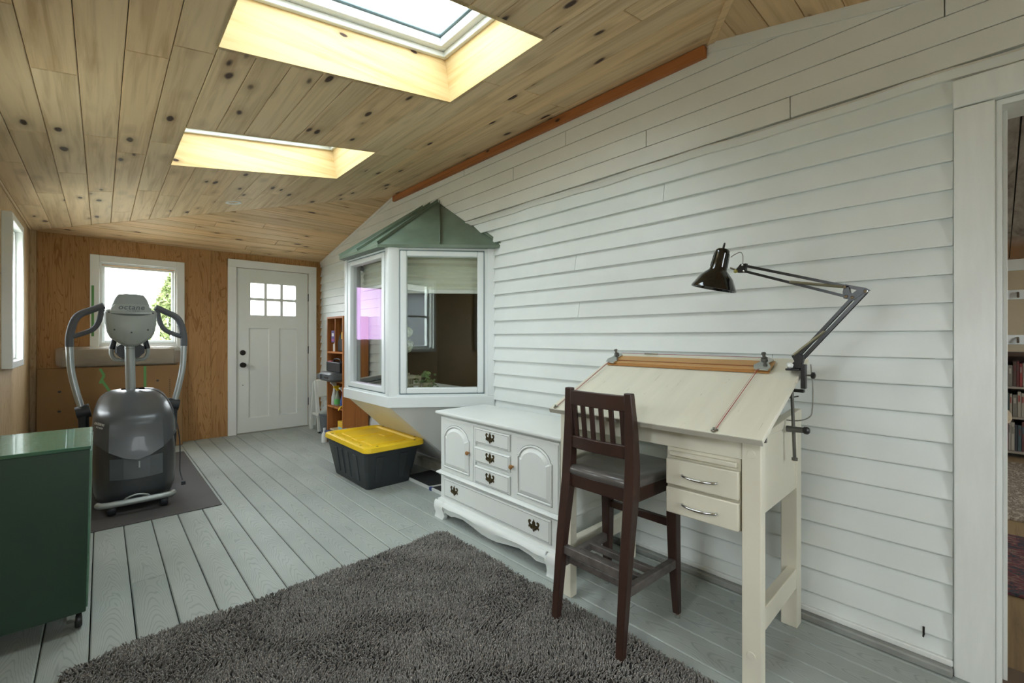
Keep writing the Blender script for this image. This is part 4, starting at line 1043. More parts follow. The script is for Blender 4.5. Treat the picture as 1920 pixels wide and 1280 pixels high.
MB().prism([(.690, 1.486), (.712, 1.486), (.728, 1.468), (.722, 1.452), (.694, 1.450)], 'x', LX - .009, LX + .009).build('head_bracket', bk_, lm)
for p in (H1, H2): MB().lathe([(.005, 0), (.004, .003), (0, .004)], (LX - .0095, *p), (-1, 0, 0), 10).build('rivet', chrome, lm)
MB().tube([(LX, .722, 1.460), (LX, .755, 1.476)], .004, 8).build('head_pin', chrome, lm)
MB().lathe([(.007, 0), (.008, .006), (.004, .012)], (LX - .01, .728, 1.458), (-1, 0, 0), 8).build('head_nut', paint('brass_nut', '#a39a52', .4, metal=.4), lm)
# shade: axis leaning
top = Vector((LX - .005, .782, 1.555)); botc = Vector((LX - .015, .818, 1.393)); ax = (botc - top).normalized(); LS = (botc - top).length
pr = [(.004, -.004), (.020, -.003), (.027, .004), (.029, .014), (.031, .05), (.034, .083), (.036, .088), (.046, .096), (.066, .118), (.082, .148), (.089, LS - .006), (.090, LS)]
inn = [(.088, LS), (.080, .148), (.063, .12), (.036, .092), (.030, .08)]
MB().lathe(pr + inn, top, ax, 40, False).build('shade', M['blackgloss'], lm, smooth=35)
MB().lathe([(.0045, 0), (.0045, .018), (.003, .028), (0, .0285)], top, -ax, 10).build('switch', bk_, lm)
for k_ in range(10):
    a_ = 2 * PI * k_ / 10; e1 = ax.orthogonal().normalized(); e2 = ax.cross(e1); d_ = e1 * math.cos(a_) + e2 * math.sin(a_)
    MB().bar(top + ax * .016 + d_ * .0288, top + ax * .074 + d_ * .0328, .003, .003, up=d_).build('vent_rib', M['blackgloss'], lm)
b = MB().ball(tuple(top + ax * .125), .027, 14, 10); b.build('bulb', paint('bulb_glass', '#dcdcd6', .3), lm, smooth=60)
b = MB(); b.tube(catmull([(LX, .753, 1.520), (LX, .735, 1.53), (LX, .715, 1.535), (LX, .706, 1.52), (LX, .706, 1.484)], 6), .002, 6); b.build('cord', paint('grey_cord', '#8d8d84', .5), lm, smooth=60)
b = MB(); b.tube(catmull([(LX + .02, .475, 1.09), (LX + .02, .468, 1.0), (LX + .02, .470, .93), (LX + .02, .478, .895), (LX + .02, .52, .875), (LX + .03, .60, .872)], 6), .0022, 6); b.build('cord', paint('grey_cord', '#8d8d84', .5), lm, smooth=60)

# neighbouring wall seen (reflected) through the windows next to the camera
nb = thing('neighbour_shed', 'grey shingled shed standing just outside the left windows', 'building', (-2.6, .2, -.4))
gs = paint('grey_shingle', '#6f7378', .8, .25, 6, .4, 30, stretch=(2, 2, 6))
MB().box(-4.8, -2.8, -6.5, .9, -.4, 2.22).build('walls', gs, nb)
MB().prism([(-5.0, 2.18), (-2.6, 2.18), (-3.8, 2.5)], 'y', -6.7, 1.1).build('roof', paint('shed_roof', '#4b4743', .8), nb)

# ------------------------------------------------------------------ exercise mat and elliptical trainer
o = MB().prism(rrect(-.10, .632, 3.735, 5.74, .006, 2), 'z', .0005, .007).build('exercise_mat', paint('mat_rubber', '#4d4a49', .7, .08, 3, .2, 90), bevel=.001)
tag(o, 'thin dark grey rubber mat under the exercise machine', 'mat')
el = thing('elliptical_trainer', 'grey and silver elliptical trainer facing the camera on a mat', 'exercise machine', (.18, 4.4, .007))
CXE = .180
body = paint('shroud_plastic', '#35383a', .32, .08, 4, .03, 60)
hood = paint('hood_plastic', '#45494b', .33, .06, 3, coat=.1)
lite = paint('silver_grey_plastic', '#8d928d', .42, .03)
silv = paint('silver_tube', '#a9b0b0', .3, .04, metal=.55)
grip = paint('grey_foam', '#55585c', .75, .06)
dk = paint('dark_plastic', '#24272a', .45, .08)
def ring_e(hw, yf, yb_, z, flat=.62, ch=.13):
    p = [(-flat, 0), (-flat * .5, -.010), (0, -.014), (flat * .5, -.010), (flat, 0), (flat + .14, .038), (flat + .28, .080), (1, ch + .03), (1, .5 * (yb_ - yf)), (.98, (yb_ - yf) - .08), (.8, yb_ - yf), (0, yb_ - yf + .01), (-.8, yb_ - yf), (-.98, (yb_ - yf) - .08), (-1, .5 * (yb_ - yf)), (-1, ch + .03), (-flat - .28, .080), (-flat - .14, .038)]
    return [(CXE + u * hw, yf + v_, z) for u, v_ in p]
MB().loft([ring_e(*q) for q in ((.185, 4.05, 4.66, .045), (.205, 4.02, 4.72, .07), (.222, 4.005, 4.74, .14), (.228, 4.0, 4.75, .25), (.228, 4.008, 4.75, .37), (.222, 4.03, 4.74, .47), (.20, 4.06, 4.72, .55))]).build('shroud', body, el, smooth=45)
hr = [ring_e(*q) for q in ((.2335, 3.994, 4.76, .385), (.2335, 3.998, 4.76, .42), (.231, 4.012, 4.76, .50), (.228, 4.03, 4.755, .58), (.225, 4.05, 4.75, .625), (.222, 4.075, 4.745, .652), (.214, 4.14, 4.73, .684), (.202, 4.22, 4.70, .718), (.184, 4.29, 4.67, .750), (.158, 4.345, 4.63, .776), (.12, 4.39, 4.58, .790), (.07, 4.42, 4.54, .794))]
# lower edge of the hood dips to the middle
for i_ in range(2):
    hr[i_] = [(x_, y_, z_ - .03 + (.14 if i_ == 0 else .11) * min(1, abs((x_ - CXE) / .23)) ** 1.6) for x_, y_, z_ in hr[i_]]
MB().loft(hr).build('hood', hood, el, smooth=35)
b = MB(); f_ = []
for z_ in (.235, .375):
    f_.append([(CXE - .140, 3.996, z_), (CXE - .07, 3.986, z_ - .006), (CXE, 3.983, z_ - .008), (CXE + .07, 3.986, z_ - .006), (CXE + .140, 3.996, z_)])
b.loft(f_, False, False); b.build('front_window', paint('smoked_window', '#4f5456', .12, .1, 4, coat=.4), el)
MB().bar((CXE + .012, 3.978, .30), (CXE + .012, 3.978, .345), .008, .004, up=(0, 1, 0)).build('window_tab', paint('clear_tab', '#9aa0a0', .2), el)
sb = MB(); sb.tube(catmull([(-.018, 3.985, .088), (.0, 3.955, .088), (.06, 3.945, .088), (.18, 3.943, .088), (.30, 3.945, .088), (.36, 3.955, .088), (.378, 3.985, .088)], 5), .020, 12)
sb.build('front_bar', paint('silver_bar', '#9aa09d', .35, .04, metal=.4), el, smooth=60)
b = MB(); b.tube(catmull([(CXE - .07, 3.965, .095), (CXE - .05, 3.955, .115), (CXE, 3.95, .128), (CXE + .05, 3.955, .115), (CXE + .07, 3.965, .095)], 5), .006, 8); b.build('carry_loop', silv, el, smooth=60)
for x_ in (.05, .325):
    w_ = MB().lathe([(.018, -.022), (.036, -.022), (.040, -.016), (.040, .016), (.036, .022), (.018, .022)], (x_, 3.985, .047), (1, 0, 0), 20).build('wheel', dk, el, smooth=40)
for x_ in (-.02, .38): MB().box(x_ - .02, x_ + .02, 5.45, 5.53, .007, .05).build('rear_foot', dk, el, bevel=.005)
MB().box(CXE - .03, CXE + .03, 4.7, 5.5, .06, .12).build('rear_rail', silv, el, bevel=.006)
MB().box(-.04, .40, 5.46, 5.52, .05, .10).build('rear_bar', silv, el, bevel=.006)
for s_ in (-1, 1):
    MB().box(CXE + s_ * .17 - .075, CXE + s_ * .17 + .075, 4.85, 5.25, .24, .275).build('pedal', dk, el, bevel=.01)
    MB().bar((CXE + s_ * .17, 4.55, .30), (CXE + s_ * .17, 5.3, .225), .04, .04).build('pedal_arm', silv, el, bevel=.004)
# mast and console
mx0 = .166
MB().tube([(mx0, 4.47, .74), (mx0 - .005, 4.45, .95), (mx0 - .010, 4.43, 1.20)], .030, 18).build('mast', silv, el, smooth=60)
MB().lathe([(.0315, -.004), (.0315, .004)], (mx0 - .008, 4.437, 1.105), (0, 0, 1), 18).build('mast_collar', lite, el)
CC = .165
def cons(sc_x, d_, pts, yc): return [(CC + u * sc_x, yc + d_, z_) for u, z_ in pts]
out = [(-.030, 1.120), (.030, 1.120), (.062, 1.140), (.118, 1.185), (.136, 1.225), (.148, 1.300), (.152, 1.375), (.140, 1.392), (.118, 1.398), (.0, 1.392), (-.118, 1.398), (-.140, 1.392), (-.152, 1.375), (-.148, 1.300), (-.136, 1.225), (-.118, 1.185), (-.062, 1.140)]
zc_ = 1.27
def shr(k_): return [(u * k_, zc_ + (z_ - zc_) * k_) for u, z_ in out]
ch_ = MB().loft([cons(1, .10, shr(.92), 4.36), cons(1, .085, shr(1.0), 4.36), cons(1, .04, shr(1.0), 4.36), cons(1, .012, shr(.95), 4.36), cons(1, .0, shr(.86), 4.36)]).build('console', lite, el, smooth=50)
up = [(-.100, 1.385), (.100, 1.385), (.112, 1.405), (.108, 1.430), (.092, 1.478), (.072, 1.508), (.030, 1.514), (-.030, 1.514), (-.072, 1.508), (-.092, 1.478), (-.108, 1.430), (-.112, 1.405)]
MB().loft([[(CC + u * .96, 4.44, z_) for u, z_ in up], [(CC + u, 4.43, z_) for u, z_ in up], [(CC + u, 4.405, z_) for u, z_ in up], [(CC + u * .95, 4.395, 1.45 + (z_ - 1.45) * .95) for u, z_ in up]]).build('book_rest', paint('rest_plastic', '#848a86', .45), el, smooth=50)
lp = [(-.118, 1.380), (.118, 1.380), (.116, 1.405), (.104, 1.418), (.094, 1.432), (.0, 1.438), (-.094, 1.432), (-.104, 1.418), (-.116, 1.405)]
MB().loft([[(CC + u, 4.40, z_) for u, z_ in lp], [(CC + u, 4.368, z_) for u, z_ in lp], [(CC + u * .96, 4.36, z_) for u, z_ in lp]]).build('front_lip', lite, el, smooth=50)
b = MB(); g0 = catmull([(CC - .115, 4.3585, 1.362), (CC - .06, 4.3585, 1.352), (CC, 4.3585, 1.349), (CC + .06, 4.3585, 1.352), (CC + .115, 4.3585, 1.362)], 5); g1 = catmull([(CC - .115, 4.3585, 1.364), (CC - .06, 4.3585, 1.364), (CC, 4.3585, 1.364), (CC + .06, 4.3585, 1.364), (CC + .115, 4.3585, 1.364)], 5)
b.loft([g0, g1], False, False); b.build('tray_groove', paint('groove_dark', '#4a4f4e', .6), ch_)
for u, z_ in ((-.125, 1.372), (.125, 1.372), (-.095, 1.245), (.095, 1.245), (.0, 1.225)):
    MB().lathe([(.0058, 0), (.0058, .001)], (CC + u, 4.359, z_), (0, -1, 0), 12).build('screw_hole', dk, ch_)
def text(body_, size, loc, rot, mat, name, parent, shear=0, ext=.0006, spacing=1.0):
    cu = bpy.data.curves.new(name, 'FONT'); cu.body = body_; cu.size = size; cu.extrude = ext; cu.align_x = 'CENTER'; cu.align_y = 'CENTER'; cu.shear = shear; cu.space_character = spacing; cu.offset = size * .02
    ob = bpy.data.objects.new(name, cu); COL.objects.link(ob); dg = bpy.context.evaluated_depsgraph_get(); dg.update()
    me = bpy.data.meshes.new_from_object(ob.evaluated_get(dg)); bpy.data.objects.remove(ob); bpy.data.curves.remove(cu)
    me.name = name; me.materials.clear(); me.materials.append(mat)
    ob = bpy.data.objects.new(name, me); COL.objects.link(ob); ob.parent = parent; ob.location = Vector(loc) - ORG[parent.name]; ob.rotation_euler = rot; return ob
tmx = paint('logo_grey', '#4c5257', .4); tml = paint('logo_light', '#c3c6c4', .4)
text('octane', .050, (CC, 4.3585, 1.411), (R(90), 0, 0), tmx, 'lettering', el, .18, spacing=1.1)
text('FITNESS', .014, (CC + .01, 4.3585, 1.386), (R(90), 0, 0), tmx, 'lettering', el, .18, spacing=1.5)
text('octane', .032, (CXE - .190, 4.062, .612), (R(84), R(8), R(-56)), tml, 'lettering', el, .1)
text('FITNESS', .015, (CXE - .190, 4.054, .586), (R(84), R(8), R(-56)), tml, 'lettering', el, .1, spacing=1.15)
# badge
b = MB(); b.lathe([(1, -.002), (1, .003), (.8, .004)], (0, 0, 0), (0, 0, 1), 24)
bq = [Vector((v_[0] * .036, v_[1] * .013, v_[2])) for v_ in b.v]; mt_ = Matrix.Rotation(R(28), 4, 'X')
b.v = [tuple(mt_ @ q + Vector((CXE + .02, 4.345, .7655))) for q in bq]; b.build('badge', chrome, el, smooth=40)
# arms
for s_, nm in ((-1, 'L'), (1, 'R')):
    X = lambda u: CC + .0 + s_ * u
    ya_ = 4.52
    lowp = catmull([(X(.268), ya_, .655), (X(.300), ya_, .80), (X(.326), ya_, .96), (X(.334), ya_, 1.13)], 6)
    a_ = MB().tube(lowp, .021, 14).build('swing_arm', silv, el, smooth=60)
    gp = catmull([(X(.334), ya_, 1.12), (X(.332), ya_, 1.20), (X(.312), ya_, 1.30), (X(.280), ya_, 1.355), (X(.22), ya_, 1.39), (X(.150), ya_ - .01, 1.425)], 6)
    MB().tube(gp, .0235, 14).build('hand_grip', grip, a_, smooth=60)
    lpp = catmull([(X(.158), ya_, 1.42), (X(.168), ya_, 1.36), (X(.185), ya_, 1.29), (X(.215), ya_, 1.245), (X(.27), ya_, 1.215), (X(.330), ya_, 1.19)], 6)
    MB().tube(lpp, .0175, 12).build('grip_loop', grip, a_, smooth=60)
    MB().tube([(X(.225), ya_, .655), (X(.300), ya_, .640)], [.050, .044], 18).build('pivot_cover', dk, el, smooth=40)
    MB().bar((X(.262), ya_, .66), (X(.255), ya_ + .05, .30), .05, .08).build('arm_link', dk, el, bevel=.012)
# fixed inner handlebar and holder
b = MB(); b.tube(catmull([(CC - .088, 4.60, 1.19), (CC - .105, 4.60, 1.12), (CC - .108, 4.60, 1.06), (CC - .085, 4.60, 1.02), (CC - .03, 4.60, 1.012), (CC + .03, 4.60, 1.012), (CC + .085, 4.60, 1.02), (CC + .108, 4.60, 1.06), (CC + .105, 4.60, 1.12), (CC + .088, 4.60, 1.19)], 6), .014, 12); b.build('fixed_handlebar', lite, el, smooth=60)
for s_ in (-1, 1): MB().tube([(CC + s_ * .107, 4.60, 1.10), (CC + s_ * .090, 4.60, 1.175)], .0185, 12).build('pulse_grip', dk, el, smooth=60)
MB().loft([[(CC + u * k_, y_, z_) for u, y_ in ((-.08, 4.52), (.08, 4.52), (.09, 4.60), (.06, 4.66), (-.06, 4.66), (-.09, 4.60))] for k_, z_ in ((.6, 1.03), (1.0, 1.07), (1.0, 1.115), (.7, 1.135))]).build('cup_holder', dk, el, smooth=40)
# power cord down the right side
b = MB(); b.tube(catmull([(CXE + .03, 4.40, .800), (CXE + .11, 4.36, .793), (CXE + .165, 4.25, .755), (CXE + .195, 4.14, .69), (CXE + .222, 4.06, .58), (CXE + .242, 4.06, .45), (CXE + .245, 4.06, .32), (CXE + .243, 4.05, .22), (CXE + .252, 4.0, .16)], 6), .0035, 6); b.build('power_cord', dk, el, smooth=60)
MB().box(CXE + .244, CXE + .270, 3.985, 4.0, .125, .150).build('plug', dk, el, bevel=.003)

# ------------------------------------------------------------------ cardboard and wrap at the end wall
cbm = paint('cardboard', '#8a6a44', .8, .07, 2, .05, 60)
cb = thing('cardboard_box', 'large flat brown cardboard box leaning on the end wall', 'box', (.1, 6.2, 0))
MB().hexa([(-.455, 6.12, 0), (.665, 6.12, 0), (.665, 6.20, 0), (-.455, 6.20, 0), (-.455, 6.20, .885), (.665, 6.20, .885), (.665, 6.28, .885), (-.455, 6.28, .885)]).build('panel', cbm, cb, bevel=.006)
gt = paint('green_tape_strip', '#5f9a55', .6)
def onc(x_, z_, d_=.001): return (x_, 6.12 + .08 * z_ / .885 - d_, z_)
for p, q in (((-.01, .87), (.02, .80)), ((.02, .80), (-.01, .72)), ((.0, .76), (.10, .56)), ((.345, .88), (.345, .66))):
    MB().bar(onc(*p), onc(*q), .022, .001, up=(0, 1, 0)).build('tape_strip', gt, cb)
for x_, z_ in ((-.30, .66), (-.30, .47), (.45, .72)): MB().loft([[onc(x_ + a_ * .014, z_ + c_ * .012, .0006) for a_, c_ in ((-1, 0), (-.5, -.8), (.5, -.8), (1, 0), (.5, .8), (-.5, .8))], [onc(x_ + a_ * .012, z_ + c_ * .01, .0012) for a_, c_ in ((-1, 0), (-.5, -.8), (.5, -.8), (1, 0), (.5, .8), (-.5, .8))]]).build('hand_hole', M['black'], cb)
for k_ in range(9): MB().bar(onc(.555, .54 + k_ * .022, .0012), onc(.555, .553 + k_ * .022, .0012), .006, .0006, up=(0, 1, 0)).build('print_mark', M['bronze'], cb)
t = NT('plastic_wrap'); v = t.coords((6, 6, 14)); nz = t.noise(v, 1.4, 5, .6, 1.5)
b_ = t.bsdf(srgb('#c9c2b4'), .18, 0, t.bump(nz, 1.0, .03), .6); b_.inputs['Alpha'].default_value = .38; M['wrap'] = t.m
wp = thing('wrapped_bundle', 'bundle wrapped in clear crinkled plastic on top of the cardboard box', 'package', (.16, 6.2, .885))
rings = []
for i_ in range(25):
    f_ = i_ / 24; x_ = -.33 + .98 * f_; rr = .105 * (1 if .03 < f_ < .97 else .8); rg = []
    for k_ in range(14):
        a_ = 2 * PI * k_ / 14; w_ = 1 + random.uniform(-.05, .05)
        rg.append((x_ + random.uniform(-.01, .01), 6.215 + .06 * math.cos(a_) * w_, .992 + rr * math.copysign(abs(math.sin(a_)) ** .6, math.sin(a_)) * w_))
    rings.append(rg)
MB().loft(rings).build('plastic_film', M['wrap'], wp, smooth=50)
MB().box(-.28, .60, 6.19, 6.24, .90, 1.07).build('contents', paint('pale_contents', '#8f8069', .8, .1), wp, bevel=.01)

# ------------------------------------------------------------------ green cabinet on casters
gm = paint('green_gloss', '#1e3a2a', .42, .06, 3, .05, 60, coat=.12)
gtp = paint('green_top', '#3f6650', .22, .10, 8, .35, 34, coat=.4)
gc = thing('green_cabinet', 'dark green painted cabinet on casters by the left wall', 'cabinet', (-.25, 2.75, 0))
MB().hexa([(-.47, 2.492, .085), (-.046, 2.492, .085), (-.046, 3.005, .085), (-.47, 3.005, .085), (-.47, 2.492, .738), (-.034, 2.492, .738), (-.034, 3.005, .738), (-.47, 3.005, .738)]).build('body', gm, gc, bevel=.003)
MB().box(-.475, -.030, 2.488, 3.010, .738, .752).build('top', gtp, gc, bevel=.002)
MB().hexa([(-.046, 2.500, .10), (-.041, 2.500, .10), (-.041, 2.998, .10), (-.046, 2.998, .10), (-.034, 2.500, .728), (-.029, 2.500, .728), (-.029, 2.998, .728), (-.034, 2.998, .728)]).build('door', paint('green_edge', '#547a62', .4, .3, 20, chips='#b9a98a', chip_t=.66, chip_scale=40), gc)
for x_, y_ in ((-.09, 2.555), (-.43, 2.555), (-.09, 2.95), (-.43, 2.95)):
    c_ = thing('tmp', '', '', (0, 0, 0)) if False else None
    p_ = MB().prism([(y_ - .022, .085), (y_ + .022, .085), (y_ + .016, .05), (y_ + .006, .03), (y_ - .006, .03), (y_ - .016, .05)], 'x', x_ - .014, x_ + .014).build('caster', chrome, gc, bevel=.002)
    MB().lathe([(.006, -.010), (.030, -.010), (.033, -.006), (.033, .006), (.030, .010), (.006, .010)], (x_ + .02, y_ + .006, .033), (1, .1, 0), 20).build('wheel', M['black'], p_, smooth=40)

# ------------------------------------------------------------------ storage tote
tt = thing('storage_tote', 'black plastic storage tote with a bright yellow lid', 'storage box', (1.70, 3.62, 0))
tk = paint('tote_black', '#33383a', .5, .06, 6, .05, 80); ty = paint('tote_yellow', '#e9c31c', .45, .05, 5)
X0, X1, YY0, YY1 = 1.518, 1.895, 3.318, 3.962
rg = lambda g_, z_, r_=.03: [(x_, y_, z_) for x_, y_ in rrect(X0 - g_, X1 + g_, YY0 - g_ * 1.45, YY1 + g_ * 1.45, r_, 4)]
MB().loft([rg(-.004, 0), rg(0, .006), rg(.045, .285), rg(.050, .29), rg(.050, .325)]).build('tub', tk, tt, smooth=35)
for y_, w0, w1 in ((3.45, .035, .022), (3.60, .018, .014), (3.72, .018, .014), (3.84, .035, .022)):
    b = MB(); gx = lambda z_: X0 - .045 * z_ / .285
    b.hexa([(gx(.05) - .006, y_ - w1, .05), (gx(.05) + .01, y_ - w1, .05), (gx(.05) + .01, y_ + w1, .05), (gx(.05) - .006, y_ + w1, .05), (gx(.26) - .006, y_ - w0, .26), (gx(.26) + .01, y_ - w0, .26), (gx(.26) + .01, y_ + w0, .26), (gx(.26) - .006, y_ + w0, .26)]); b.build('rib', tk, tt, bevel=.004)
for x_, w0, w1 in ((1.60, .035, .02), (1.80, .035, .02)):
    b = MB(); gy = lambda z_: YY0 - .045 * 1.45 * z_ / .285
    b.hexa([(x_ - w1, gy(.05) - .006, .05), (x_ + w1, gy(.05) - .006, .05), (x_ + w1, gy(.05) + .01, .05), (x_ - w1, gy(.05) + .01, .05), (x_ - w0, gy(.26) - .006, .26), (x_ + w0, gy(.26) - .006, .26), (x_ + w0, gy(.26) + .01, .26), (x_ - w0, gy(.26) + .01, .26)]); b.build('rib', tk, tt, bevel=.004)
rl2 = lambda g_, z_: [(x_, y_, z_) for x_, y_ in rrect(1.437 - g_, 1.945 + g_, 3.165 - g_, 4.005 + g_, .05, 5)]
lid = MB().loft([rl2(0, .322), rl2(.004, .326), rl2(0, .358), rl2(-.010, .364), rl2(-.045, .364), rl2(-.055, .350), rl2(-.085, .349)]).build('lid', ty, tt, smooth=40)
for a, c, d_, e in ((1.545, 1.84, 3.30, 3.50), (1.545, 1.84, 3.68, 3.88), (1.53, 1.60, 3.53, 3.65), (1.77, 1.85, 3.53, 3.65)): MB().box(a, c, d_, e, .345, .355).build('lid_pad', ty, lid, bevel=.004)
for i_ in range(5): MB().box(1.452, 1.50, 3.25 + i_ * .155, 3.31 + i_ * .155, .352, .3655).build('lid_notch', ty, lid, bevel=.003)
for x_, y_ in ((1.46, 3.30), (1.54, 3.19), (1.86, 3.19), (1.925, 3.30), (1.46, 3.87), (1.925, 3.87)): MB().box(x_ - .008, x_ + .008, y_ - .006, y_ + .006, .362, .3655).build('latch_hole', M['bronze'], lid)

# ------------------------------------------------------------------ shelf unit and its contents
sh = wood('shelf_wood', 2, '#b5743c', '#8f5426', knots=.5); shx = wood('shelf_wood_flat', 1, '#b5743c', '#8f5426', knots=.4)
su = thing('shelf_unit', 'tall narrow orange wood shelf unit between bay window and door', 'shelf', (2.06, 4.99, 0))
SX0, SX1, SY0, SY1 = 1.907, 2.195, 4.76, 5.225
MB().box(SX0, SX1, SY0, SY0 + .022, 0, 1.42).build('side_panel', sh, su, bevel=.002)
MB().box(SX0, SX1, SY1 - .022, SY1, 0, 1.42).build('side_panel', sh, su, bevel=.002)
MB().box(SX1 - .012, SX1, SY0 + .022, SY1 - .022, 0, 1.42).build('back_panel', sh, su)
for z_ in (1.40, 1.010, .690, .400, .05): MB().box(SX0, SX1 - .012, SY0 + .022, SY1 - .022, z_, z_ + .02).build('shelf', shx, su, bevel=.001)
MB().box(SX0 + .005, SX1 - .012, 4.985, 5.003, 1.03, 1.40).build('divider', sh, su)
MB().box(SX0 + .01, SX0 + .028, SY0 + .022, SY1 - .022, 0, .05).build('kick', shx, su)
S1 = 1.030; S2_ = .710; S3_ = .420; S4 = .070
def bx(name, label, cat, x0, x1, y0, y1, z0, z1_, mat, extra=None, bev=.003, grp='things on the orange shelf unit'):
    t_ = thing(name, label, cat, ((x0 + x1) / 2, (y0 + y1) / 2, z0), grp)
    MB().box(x0, x1, y0, y1, z0, z1_).build('body', mat, t_, bevel=bev)
    if extra: extra(t_)
    return t_
pur = paint('purple_box', '#5b4a86', .5, .2, 30); wht = paint('bottle_white', '#d9dcd9', .4)
def pex(t_): 
    MB().box(1.929, 1.9305, 5.075, 5.135, 1.20, 1.235).build('label_panel', wht, t_)
    MB().box(1.929, 1.9305, 5.07, 5.14, 1.15, 1.165).build('label_stripe', paint('box_pink', '#b6548c', .5), t_)
bx('jar', 'small white jar on the top shelf below the purple box', 'jar', 1.94, 2.0, 5.075, 5.125, S1, S1 + .085, wht, lambda t_: MB().lathe([(.024, 0), (.024, .014)], (1.97, 5.10, S1 + .085), n=16).build('lid', wht, t_))
bx('purple_box', 'purple printed box on the top shelf of the orange unit', 'box', 1.93, 2.02, 5.06, 5.15, S1 + .101, S1 + .235, pur, pex)
bg_ = thing('tote_bag', 'black fabric bag with a yellow tag on the top shelf', 'bag', (2.02, 4.89, S1), 'things on the orange shelf unit')
bgm = paint('bag_black', '#1e1f20', .7, .1, 20, .3, 50)
MB().loft([[(1.93 + x_ * k_ * .16 + (1 - k_) * .08, 4.795 + y_ * .17 * k_ + (1 - k_) * .08, z_) for x_, y_ in ((0, 0), (1, 0), (1, 1), (0, 1))] for k_, z_ in ((1, S1), (1.02, S1 + .1), (.9, S1 + .17), (.55, S1 + .235))]).build('body', bgm, bg_, bevel=.012)
b = MB(); b.tube(catmull([(1.96, 4.90, S1 + .2), (1.95, 4.89, S1 + .27), (1.95, 4.86, S1 + .31), (1.95, 4.83, S1 + .29), (1.96, 4.82, S1 + .2)], 5), .007, 6); b.build('strap', bgm, bg_, smooth=60)
MB().box(1.925, 1.932, 4.80, 4.845, S1 + .14, S1 + .215).build('tag', ty, bg_)
ck = paint('case_black', '#202123', .45); cg = paint('case_grey', '#53575a', .4, .06)
gcse = thing('grey_tool_case', 'grey plastic tool case sticking out of the middle shelf', 'tool case', (1.95, 5.0, S2_), 'things on the orange shelf unit')
MB().loft([[(x_, y_, z_) for x_, y_ in rrect(1.79 + g_, 2.15 - g_, 4.80 + g_, 5.19 - g_, .05, 4)] for g_, z_ in ((.02, S2_), (.0, S2_ + .02), (.0, S2_ + .075), (.02, S2_ + .095))]).build('shell', cg, gcse, smooth=40)
MB().box(1.772, 1.80, 5.06, 5.16, S2_ + .02, S2_ + .075).build('latch', cg, gcse, bevel=.004)
MB().box(1.785, 1.80, 4.86, 4.98, S2_ + .035, S2_ + .06).build('handle', ck, gcse, bevel=.004)
bcse = thing('black_tool_case', 'black case with a pink strip lying on the grey tool case', 'tool case', (1.99, 5.0, S2_ + .096), 'things on the orange shelf unit')
MB().box(1.885, 2.15, 4.80, 5.185, S2_ + .096, S2_ + .205).build('shell', ck, bcse, bevel=.008)
MB().box(1.90, 1.94, 5.08, 5.17, S2_ + .205, S2_ + .215).build('pink_strip', paint('pink_strip', '#c46c86', .5), bcse)
b = MB(); b.tube(catmull([(1.93, 5.08, S2_ + .2), (1.93, 5.05, S2_ + .235), (1.93, 4.9, S2_ + .235), (1.93, 4.86, S2_ + .2)], 5), .008, 8); b.build('handle', ck, bcse, smooth=60)
def sprayer(label, y_, bodym, capm, hgt=.19, lab=None, x_=1.96, r_=.03):
    t_ = thing('spray_bottle', label, 'bottle', (x_, y_, S3_), 'bottles on the orange shelf unit')
    MB().lathe([(r_, 0), (r_ + .004, .01), (r_ + .002, hgt * .45), (r_ * .55, hgt * .75), (r_ * .42, hgt * .9), (r_ * .42, hgt)], (x_, y_, S3_), n=18).build('body', bodym, t_, smooth=40)
    MB().prism([(x_ - .045, S3_ + hgt + .035), (x_ - .045, S3_ + hgt + .05), (x_ + .02, S3_ + hgt + .055), (x_ + .022, S3_ + hgt), (x_ - .012, S3_ + hgt), (x_ - .022, S3_ + hgt + .02)], 'y', y_ - .013, y_ + .013).build('trigger', capm, t_, bevel=.003)
    if lab: MB().lathe([(r_ + .0048, hgt * .12), (r_ + .0042, hgt * .45)], (x_, y_, S3_), n=18, caps=False).build('label_band', lab, t_)
clr = paint('clear_bottle', '#8f9a86', .15); 
sprayer('white spray bottle on the lower shelf of the orange unit', 5.135, paint('bottle_offwhite', '#cfd2d0', .35), wht, .21)
sprayer('clear bottle with a green label and yellow cap on the lower shelf', 5.045, clr, ty, .17, paint('green_label', '#5cb05a', .5))
sprayer('clear bottle with a white label behind the blue bottle', 4.96, clr, M['bronze'], .18, wht, 2.02)
sprayer('blue spray bottle at the right end of the lower shelf', 4.885, paint('bottle_blue', '#28488f', .35), wht, .17)
yc_ = thing('yellow_cloth', 'yellow cloth hanging over the edge of the lower shelf', 'cloth', (1.91, 4.83, S3_), 'things on the orange shelf unit')
MB().loft([[(x_, y_, z_ + dz_) for x_, y_, z_ in ((1.96, 4.80, S3_ + .03), (1.905, 4.81, S3_ + .02), (1.897, 4.83, S3_ - .01), (1.895, 4.85, S3_ - .03))] + [(x_ + .01, y_ + .04, z_ + dz_) for x_, y_, z_ in ((1.895, 4.85, S3_ - .03), (1.897, 4.83, S3_ - .008), (1.905, 4.80, S3_ + .012), (1.96, 4.79, S3_ + .01))] for dz_ in (0, .008)]).build('fold', ty, yc_, smooth=80)
def dex(t_): MB().box(1.918, 1.9195, 4.82, 4.92, S4 + .03, S4 + .14).build('label_panel', paint('label_blue', '#8fc0cc', .5), t_)
bx('detergent_box', 'yellow detergent box on the bottom shelf', 'box', 1.92, 2.02, 4.80, 4.94, S4, S4 + .20, paint('box_yellow', '#e3b62f', .5, .06), dex)
dp = thing('dustpan', 'blue dustpan resting on the bottom shelf', 'dustpan', (1.93, 5.08, S4 + .05), 'things on the orange shelf unit')
dpm = paint('dustpan_blue', '#465a92', .45)
